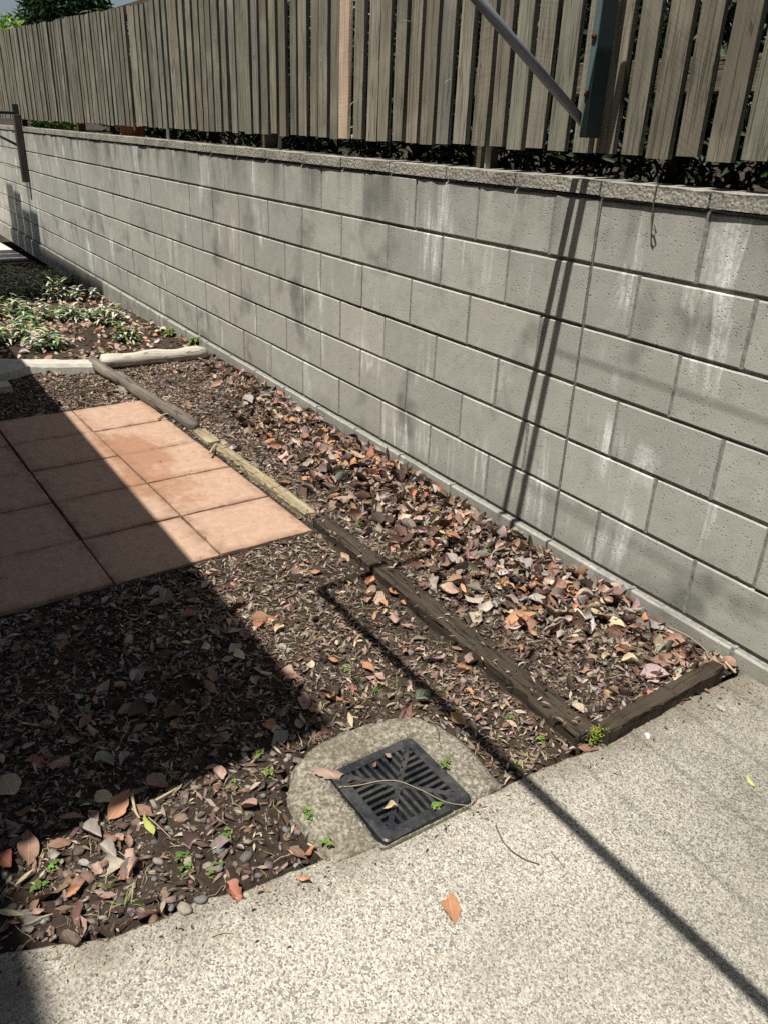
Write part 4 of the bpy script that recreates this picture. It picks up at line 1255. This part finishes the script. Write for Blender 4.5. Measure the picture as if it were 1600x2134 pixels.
VARI = [(.62, .62, .48), (.70, .70, .58), (.50, .54, .32), (.10, .20, .045), (.06, .13, .03), (.18, .28, .08), (.56, .58, .42)]
GRN = [(.07, .15, .03), (.12, .22, .05), (.20, .32, .07), (.09, .17, .05)]
BRI = [(.17, .22, .06), (.12, .17, .045), (.24, .27, .10)]
PL = [(45, 712, 14, .15, .17, VARI, 'largest variegated cream and green clump at the left of the planted bed'),
      (100, 728, 12, .11, .13, VARI, 'low variegated clump nearest the concrete kerb'),
      (70, 668, 9, .14, .12, VARI, 'pale variegated clump behind the largest one'),
      (140, 668, 10, .11, .12, VARI[3:] + VARI[:2], 'spreading green clump in the middle of the planted bed'),
      (232, 678, 9, .13, .10, VARI, 'upright variegated clump close to the wall shadow edge'),
      (268, 712, 8, .12, .07, BRI + VARI[:1], 'small bright green upright clump nearest the wall'),
      (190, 668, 6, .08, .09, VARI, 'small flat variegated clump between two larger ones'),
      (122, 628, 8, .19, .08, VARI, 'tall pale variegated clump catching sun at the shade edge'),
      (15, 660, 9, .14, .12, VARI, 'variegated clump cut by the left picture edge'),
      (10, 622, 9, .17, .13, VARI, 'shaded variegated clump at the left edge, behind'),
      (60, 612, 10, .17, .15, VARI[3:] + VARI[:1], 'dark green clump in the shade of the planted bed'),
      (95, 600, 10, .17, .15, GRN + VARI[:1], 'second dark green clump in shade towards the wall'),
      (30, 592, 9, .18, .15, VARI[2:], 'far shaded clump at the back left of the bed'),
      (135, 595, 7, .12, .12, GRN, 'shaded green clump at the foot of the wall'),
      (160, 628, 3, .12, .03, VARI[:3], 'thin pale sprig at the shade edge'),
      (198, 626, 2, .10, .02, VARI[:3], 'single pale sprig beside the wall'),
      (408, 722, 4, .07, .03, BRI, 'tiny green sprig between pale log and wall'),
      (360, 700, 3, .05, .03, BRI, 'tiny yellow-green seedling at the foot of the wall')]
for i, (px, py, ns, h, rad, pal_, lab) in enumerate(PL):
    q = gp(px, py, 0); q = gp(px, py, hz(q.x, q.y)); q = gp(px, py, hz(q.x, q.y)); q.y = min(q.y, -.03 - rad * .6)
    q.z = hz(q.x, q.y)
    rosette('variegated_plant' if pal_ is not BRI and pal_ is not GRN else 'garden_plant', ns * 2, h * 1.25, rad * .8, .085 if h > .1 else .06, .024, pal_, lab, 'plant', 'plants in the far garden bed', q, 8, i)

WEED = [(540, 1578, 'clover', 'small clover sprig at the lower edge of the house shadow'), (562, 1616, 'clover', 'bright clover seedling left of the drain collar'),
        (485, 1640, 'clover', 'tiny green seedling among pebbles by the shadow edge'), (640, 1700, 'clover', 'green sprig climbing the left side of the collar'),
        (675, 1762, 'clover', 'dark green sprig at the lower corner of the collar'), (905, 1686, 'clover', 'small weed sprouting beside the edge of the drain grate'),
        (926, 1596, 'clover', 'tiny weed at the right side of the grate'), (1080, 1600, 'clover', 'light green weed at the slab corner right of the drain'),
        (1130, 1545, 'clover', 'pale green weed beside the dark sleeper end'), (1060, 1500, 'clover', 'yellowish weed on the soil right of the shadow bar'),
        (104, 1812, 'clover', 'green seedling with one heart leaf among pebbles'), (80, 1850, 'clover', 'low lime green seedling at the left edge'),
        (380, 1790, 'clover', 'small green seedling in the stony soil'), (450, 1818, 'clover', 'round-leaved seedling near the angular pebble'),
        (390, 1820, 'clover', 'three-leaved seedling near the slab edge'), (475, 1745, 'clover', 'blue-green seedling above the stones'),
        (725, 1395, 'clover', 'yellow-green weed on sunlit soil above the drain'), (265, 1888, 'grass', 'thin grass sprig beside the slab edge'),
        (745, 1478, 'grass', 'largest grass tuft behind the drain collar'), (785, 1442, 'grass', 'grass tuft right above the largest one'),
        (920, 1438, 'grass', 'green grass tuft between bar shadow and sleeper'), (830, 1448, 'grass', 'sparse grass tuft left of the bar shadow'),
        (345, 1640, 'grass', 'long grass tuft at the lower shadow edge'), (215, 1545, 'grass', 'grass tuft in deep shade'),
        (1075, 1440, 'grass', 'single grass blade tuft against the sleeper'), (748, 1100, 'grass', 'yellowish grass tuft in the middle of the wall bed'),
        (590, 930, 'grass', 'green tuft in the far wall bed'), (1340, 1395, 'grass', 'pale grass blades behind the short sleeper'),
        (1180, 1420, 'grass', 'dry grass tuft in the end of the wall bed'), (330, 1485, 'grass', 'faint grass tuft in the middle of the shadow'),
        (130, 810, 'grass', 'small grass tuft beside the far corner of the patio'), (230, 1855, 'grass', 'upright grass sprout near the slab edge'),
        (1450, 1352, 'grass', 'runner of grass along the wall base near the short sleeper')]
for i, (px, py, kind, lab) in enumerate(WEED):
    q = gp(px, py, 0); z = hz(q.x, q.y) if q.x < slab_x(q.y) else 0
    if in_poly(q.x, q.y, COLLAR): z = .01
    q = gp(px, py, z); r = random.Random(i); V, Fc, C = [], [], []
    if kind == 'clover':
        for k in range(r.randint(5, 9)):
            a = r.uniform(0, 6.28); rr = r.uniform(.003, .016); b = Vector((rr * math.cos(a), rr * math.sin(a), r.uniform(.003, .016))); c0_ = tuple(x * r.uniform(.8, 1.2) for x in r.choice(BRI + GRN[1:3]))
            for j in range(3):
                a2 = a + j * 2.09; blade(V, Fc, C, b, Vector((math.cos(a2), math.sin(a2), 0)), .25, .0085 * r.uniform(.7, 1.2), .007, c0_, .3, 3)
    else:
        for k in range(r.randint(6, 11)):
            a = r.uniform(0, 6.28); b = Vector((r.uniform(-.012, .012), r.uniform(-.012, .012), 0))
            blade(V, Fc, C, b, Vector((math.cos(a), math.sin(a), 0)), r.uniform(.3, 1.6), r.uniform(.018, .045), .0022, tuple(x * r.uniform(.8, 1.3) for x in r.choice(BRI + GRN[1:3] + [(.42, .38, .2)])), r.uniform(.2, .9), 4)
    o = link('clover_weed' if kind == 'clover' else 'grass_tuft', colmesh('weed', np.array(V), Fc, np.array(C), 'green', True), None, q)
    tag(o, lab, 'weed' if kind == 'clover' else 'grass', 'small weeds')
# moss clump on the sleeper end
V, Fc, C = [], [], []; r = random.Random(4)
for k in range(160):
    b = Vector((r.gauss(0, .008), r.gauss(0, .016), r.uniform(-.045, .012))); a = r.uniform(0, 6.28)
    blade(V, Fc, C, b, Vector((math.cos(a), math.sin(a), 0)), r.uniform(.2, 1.2), r.uniform(.005, .011), .004, tuple(x * r.uniform(.7, 1.3) for x in r.choice([(.28, .32, .05), (.20, .26, .05), (.35, .36, .08)])), .3, 2)
q = gp(1232, 1518, .035)
tag(link('moss_clump', colmesh('moss', np.array(V), Fc, np.array(C), 'green', True), None, (q.x + .02, q.y, .036)), 'yellow-green moss clump on the end of the dark sleeper', 'moss')


# ------------------------------------------------------------------ twigs, wire, marks
def twig(name, pxs, z, r, mat, lab, cat='twig', group='loose twigs', lifts=None):
    P = [gp(a, b, z + (lifts[i] if lifts else 0)) for i, (a, b) in enumerate(pxs)]
    Q = []
    for i in range(len(P) - 1):
        for k in range(4):
            t = k / 4; p0 = P[max(i - 1, 0)]; p1 = P[i]; p2 = P[i + 1]; p3 = P[min(i + 2, len(P) - 1)]
            Q.append(.5 * ((2 * p1) + (p2 - p0) * t + (2 * p0 - 5 * p1 + 4 * p2 - p3) * t * t + (3 * p1 - p0 - 3 * p2 + p3) * t ** 3))
    Q.append(P[-1]); o0 = Q[0].copy()
    n = len(Q); rr = [r * (1 - .45 * i / n) for i in range(n)]
    return tag(link(name, tube(name, [q - o0 for q in Q], rr, mat, 6, True, True, .12), None, o0), lab, cat, group)


twig('twig', [(1032, 1720), (1050, 1757), (1082, 1785), (1122, 1801)], .003, .0018, 'twig', 'dark bent twig lying on the pale concrete right of the drain')
twig('twig', [(1147, 1775), (1160, 1790), (1176, 1808)], .002, .0009, 'twig', 'hair-thin dark twig beside the bent twig on concrete')
twig('twig', [(706, 1640), (745, 1637), (790, 1628), (830, 1628), (880, 1648), (930, 1672), (985, 1680), (1010, 1688)], .019, .0011, 'twig_pale', 'pale root strand lying across the drain grate')
twig('twig', [(707, 1643), (730, 1634), (752, 1627)], .019, .0012, 'twig', 'short dark stem at the left corner of the grate')
twig('twig', [(900, 1503), (912, 1520), (914, 1540), (918, 1550)], .020, .0012, 'twig', 'curved dark twig on the back of the collar')
twig('twig', [(325, 1668), (345, 1657), (370, 1642)], .012, .004, 'twig_pale', 'thick pale stick beside the rust-orange leaf')
twig('twig', [(275, 1655), (283, 1690), (292, 1705)], .014, .004, 'twig_pale', 'tan stalk standing next to the rust-orange leaf')
twig('twig', [(310, 1703), (335, 1725), (357, 1747)], .012, .0014, 'twig_pale', 'thin yellow stem crossing the yellow-green leaf')
twig('twig', [(1390, 1305), (1440, 1330), (1480, 1365), (1512, 1393)], .035, .0016, 'twig_pale', 'long pale runner stem along the wall base to the sleeper')
twig('twig', [(1500, 1368), (1515, 1385), (1532, 1402)], .022, .005, 'twig_pale', 'thick pale stick lying at the wall corner of the concrete')
twig('twig', [(1258, 1535), (1300, 1522), (1335, 1500), (1372, 1482)], .004, .0022, 'twig_pale', 'pale twig along the front of the short sleeper')
twig('twig', [(438, 944), (447, 930), (452, 924)], .03, .006, 'twig_pale', 'whitish stick across the yellowish sleeper joint')
twig('twig', [(330, 872), (342, 864), (352, 862)], .012, .006, 'twig_pale', 'whitish stick on the tile edge beside the grey log')
twig('twig', [(880, 1965), (940, 1944)], .002, .0008, 'twig_pale', 'faint straw on the slab left of the orange leaf') if False else None
twig('twig', [(441, 1952), (465, 1944), (487, 1945)], .003, .0014, 'twig_pale', 'pale straw lying on the slab at the bottom left')
# wire loop over the wall cap
P = [wp(1378, 378, .02), wp(1366, 388, -.016), wp(1361, 420, -.014), wp(1357, 455, -.012), wp(1356, 485, -.012), wp(1360, 493, -.012), wp(1366, 485, -.012), wp(1362, 468, -.012)]
P[0].z = 1.315
tag(link('wire', tube('wire', [q - P[0] for q in P], .0022, 'twig', 6), None, P[0]), 'thin bent wire loop hanging over the wall cap at right', 'wire')
# white bird droppings on the slab
q = gp(1348, 1531, .001); V = [(0, 0, .0016)]; n = 12
for k in range(n):
    a = 2 * math.pi * k / n; rr = random.uniform(.5, 1.2); V.append((.016 * rr * math.cos(a), .007 * rr * math.sin(a), .0004))
tag(link('bird_dropping', mesh('bird_dropping', V, [(0, k + 1, (k + 1) % n + 1) for k in range(n)], 'white'), None, q, (0, 0, 2.4)), 'small white dropping on the dirty concrete', 'dropping')

# ------------------------------------------------------------------ behind the fence
def leafball(n, rx, ry, rz_, L, w, pal_, seed, hollow=.5):
    r = np.random.default_rng(seed)
    u = r.normal(0, 1, (n, 3)); u /= np.linalg.norm(u, axis=1)[:, None]
    rad = (hollow + (1 - hollow) * r.random(n) ** .6)[:, None]
    lump = np.array([1 + .35 * noise.noise(Vector(q) * 2.1 + Vector((seed, 0, 0))) for q in u])[:, None]
    P = u * rad * lump * np.array([rx, ry, rz_])
    tpl = np.array([[(-.5, -.02, 0), (-.15, -.45, .06), (.25, -.36, .04), (.5, 0, -.1), (.25, .36, .04), (-.15, .45, .06), (-.5, .02, 0), (0, 0, -.04)]])
    fc = [(0, 1, 7, 6), (1, 2, 3, 7), (7, 3, 4, 5)]
    fc = [(0, 1, 7, 6), (1, 2, 3, 7), (3, 4, 5, 7), (7, 5, 6, 6)]
    fc = [(0, 1, 7, 6), (1, 2, 3, 7), (3, 4, 5, 7)]
    s = (L * r.uniform(.6, 1.2, n))[:, None] * np.array([[1, w, 1]])
    pal_ = np.array(pal_); c = pal_[r.integers(0, len(pal_), n)] * r.uniform(.7, 1.25, (n, 1))
    global RNG
    keep = RNG; RNG = r
    me = scatter('foliage', tpl, fc, P, s, .7, c, 'green', False)
    RNG = keep
    return me


def bush(name, loc, me, lab, cat, grp, scale=(1, 1, 1), trunk=.5, rz=0.0):
    t = thing(name, loc, lab, cat, grp, rz)
    link('crown', me, t, (0, 0, trunk + .1), (0, 0, 0), scale)
    p0 = Vector((0, 0, -.05)); st = []
    tr = link('trunk', tube('trunk', [p0, (.02, .01, trunk * .5), (-.02, 0, trunk + .2)], [.045, .035, .02], 'bark_t', 8), t)
    for k in range(3):
        a = k * 2.1
        link('limb', tube('limb', [(0, 0, trunk * .7), (.22 * math.cos(a), .18 * math.sin(a), trunk + .25)], [.018, .006], 'bark_t', 6), tr)
    return t


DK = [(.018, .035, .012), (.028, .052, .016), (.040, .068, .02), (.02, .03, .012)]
bm_ = [leafball(2600, .62, .34, .52, .10, .32, DK, 20 + k, .25) for k in range(3)]
HL = ['second shrub from the right', 'shrub behind the teal post', 'shrub behind the pipe strut', 'shrub right of the pale paling', 'shrub behind the pale paling', 'shrub left of the pale paling']
xh = [1.3, .5, -.3, -1.15, -2.0, -2.9, -3.8, -4.8, -5.8, -6.8]
names = ['at the right end', 'behind the teal post', 'behind the pipe strut', 'just right of the pale paling', 'just left of the pale paling', 'third left of the pale paling', 'above the middle of the wall', 'right of the orange brick', 'left of the orange brick', 'near the far end']
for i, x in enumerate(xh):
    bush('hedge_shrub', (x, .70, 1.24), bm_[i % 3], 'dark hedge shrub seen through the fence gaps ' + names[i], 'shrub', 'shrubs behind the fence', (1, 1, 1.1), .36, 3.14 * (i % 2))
# lit shrubs and dark tree at the top left
q = wp(25, 60, .9)
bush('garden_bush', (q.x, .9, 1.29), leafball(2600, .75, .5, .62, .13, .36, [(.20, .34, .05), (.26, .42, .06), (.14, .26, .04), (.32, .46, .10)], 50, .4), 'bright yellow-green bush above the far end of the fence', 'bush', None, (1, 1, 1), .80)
q = wp(100, 10, 1.4)
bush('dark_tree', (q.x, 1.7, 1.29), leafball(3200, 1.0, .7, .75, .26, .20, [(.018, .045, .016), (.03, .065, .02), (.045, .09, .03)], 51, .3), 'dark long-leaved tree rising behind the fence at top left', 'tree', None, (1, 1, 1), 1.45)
for (px, sz, pal_, lab) in [(90, .22, [(.16, .30, .05), (.10, .20, .03), (.24, .40, .08)], 'low leafy plant lit through the gap under the far fence'), (128, .16, [(.40, .55, .16), (.30, .48, .10)], 'pale green broad leaf plant in the gap under the fence')]:
    q = wp(px, 258, .32)
    t = thing('bank_plant', (q.x, .34, 1.285), lab, 'plant', 'plants in the fence gap')
    link('foliage', leafball(160, sz * 1.6, .12, .09, .16, .35, pal_, int(px), .2), t, (0, 0, .07))
q = wp(264, 275, .2)
tag(link('clay_brick', bev_box('clay_brick', -.11, .11, -.05, .05, 0, .12, 'brick', .004), None, (q.x, .25, 1.285), (0, 0, .3)), 'orange clay brick standing on the bank under the fence', 'brick')
for px, lab in ((995, 'short white-edged steel stake on the wall cap below the strut'), (568, 'pale stake on the cap left of the pale paling'), (341, 'thin stake on the cap near the orange brick')):
    q = wp(px, 335, .05)
    tag(link('steel_stake', multi_box('steel_stake', [(-.004, .004, -.01, .012, 0, .11)] if px == 995 else [(-.005, .005, -.005, .012, 0, .09)], 'nail'), None, (q.x, .095, 1.305)), lab, 'stake', 'stakes under the fence')

# neighbouring pale building far behind
nb = thing('neighbour_building', (-24, 9, 1.2), 'pale grey neighbouring building showing above the fence at top left', 'building')
link('wall', multi_box('wall', [(-5, 9, 0, 6, 0, 6.2)], 'pale_wall'), nb)
link('roof', mesh('roof', [(-5.4, -.4, 6.2), (9.4, -.4, 6.2), (9.4, 6.4, 6.2), (-5.4, 6.4, 6.2), (-2, 3, 8), (6, 3, 8)], [(0, 1, 5, 4), (1, 2, 5), (2, 3, 4, 5), (3, 0, 4), (0, 3, 2, 1)], 'roofm'), nb)
for k in range(3):
    w_ = link('window', multi_box('window', [(-3 + k * 4, -1.4 + k * 4, -.06, .02, 2.9, 4.3)], 'kerb'), nb)
    link('pane', multi_box('pane', [(-2.92 + k * 4, -1.48 + k * 4, -.075, -.062, 2.98, 4.22)], 'glass'), w_)

# ------------------------------------------------------------------ the house on the camera's side: its eaves shade the yard
HE = 2.45
yE = -1.215 + SY * HE                               # awning edge from where its shadow falls
xE = 0.435 + SX * HE
house = thing('house', (0, -5.3, 0), 'rendered house opposite the block wall with awning and deep eaves', 'house')
link('wall', multi_box('wall', [(-5.0, 7.0, -5, 0, -.1, 5.3)], 'render'), house)
z2 = 5.5; y2 = -2.06 + SY * z2 + 5.3
link('roof', multi_box('roof', [(-5.0, 7.4, -5.4, y2, z2, z2 + .18)], 'roofm'), house)
link('awning', multi_box('awning', [(-4.95, xE, .0, yE + 5.3, HE, HE + .06)], 'roofm'), house)
for x in (-4.5, -2.8, -1.1, .45):
    link('bracket', tube('bracket', [(x, 0, HE - .9), (x, 1.1, HE - .02)], .03, 'roofm', 8), house)
for k in range(3):
    w_ = link('window', multi_box('window', [(-4 + k * 3.4, -2.4 + k * 3.4, 0, .04, 1.0, 2.1)], 'kerb'), house)
    link('pane', multi_box('pane', [(-3.93 + k * 3.4, -2.47 + k * 3.4, .042, .05, 1.07, 2.03)], 'glass'), w_)
z3 = 8.0
wing = thing('house_wing', (-6.6, -4.3, 0), 'taller two storey wing of the house beyond the awning', 'house')
link('wall', multi_box('wall', [(-1.5, 1.5, -5, 0, -.3, z3 - .1)], 'render'), wing)
link('roof', multi_box('roof', [(-1.55, 1.45, -5.4, SY * z3 + 4.3 - .075, z3, z3 + .2)], 'roofm'), wing)
for k in range(2):
    w_ = link('window', multi_box('window', [(-.8, .8, 0, .04, 1.2 + 3 * k, 2.4 + 3 * k)], 'kerb'), wing)
    link('pane', multi_box('pane', [(-.72, .72, .042, .05, 1.28 + 3 * k, 2.32 + 3 * k)], 'glass'), wing if False else w_)
pg = thing('pergola', (-9.25, -2.2, -.2), 'slatted timber pergola over the far path', 'pergola')
zp = 2.9; ye = (zp - .2 - .32) * SY + 2.2
for k in range(4):
    x = -.66 + k * .445
    link('roof_board', multi_box('roof_board', [(x - .212, x + .212, -1.2, ye + .09 - .03 * k + random.uniform(-.03, .03), zp, zp + .03)], 'rail'), pg)
for y in (-1.0, .55): link('beam', multi_box('beam', [(-1.0, 1.0, y - .03, y + .03, zp - .14, zp - .002)], 'rail'), pg)
for x in (-.9, .9):
    for y in (-1.0, .55): link('post', multi_box('post', [(x - .045, x + .045, y - .045, y + .045, -.05, zp - .14)], 'rail'), pg)
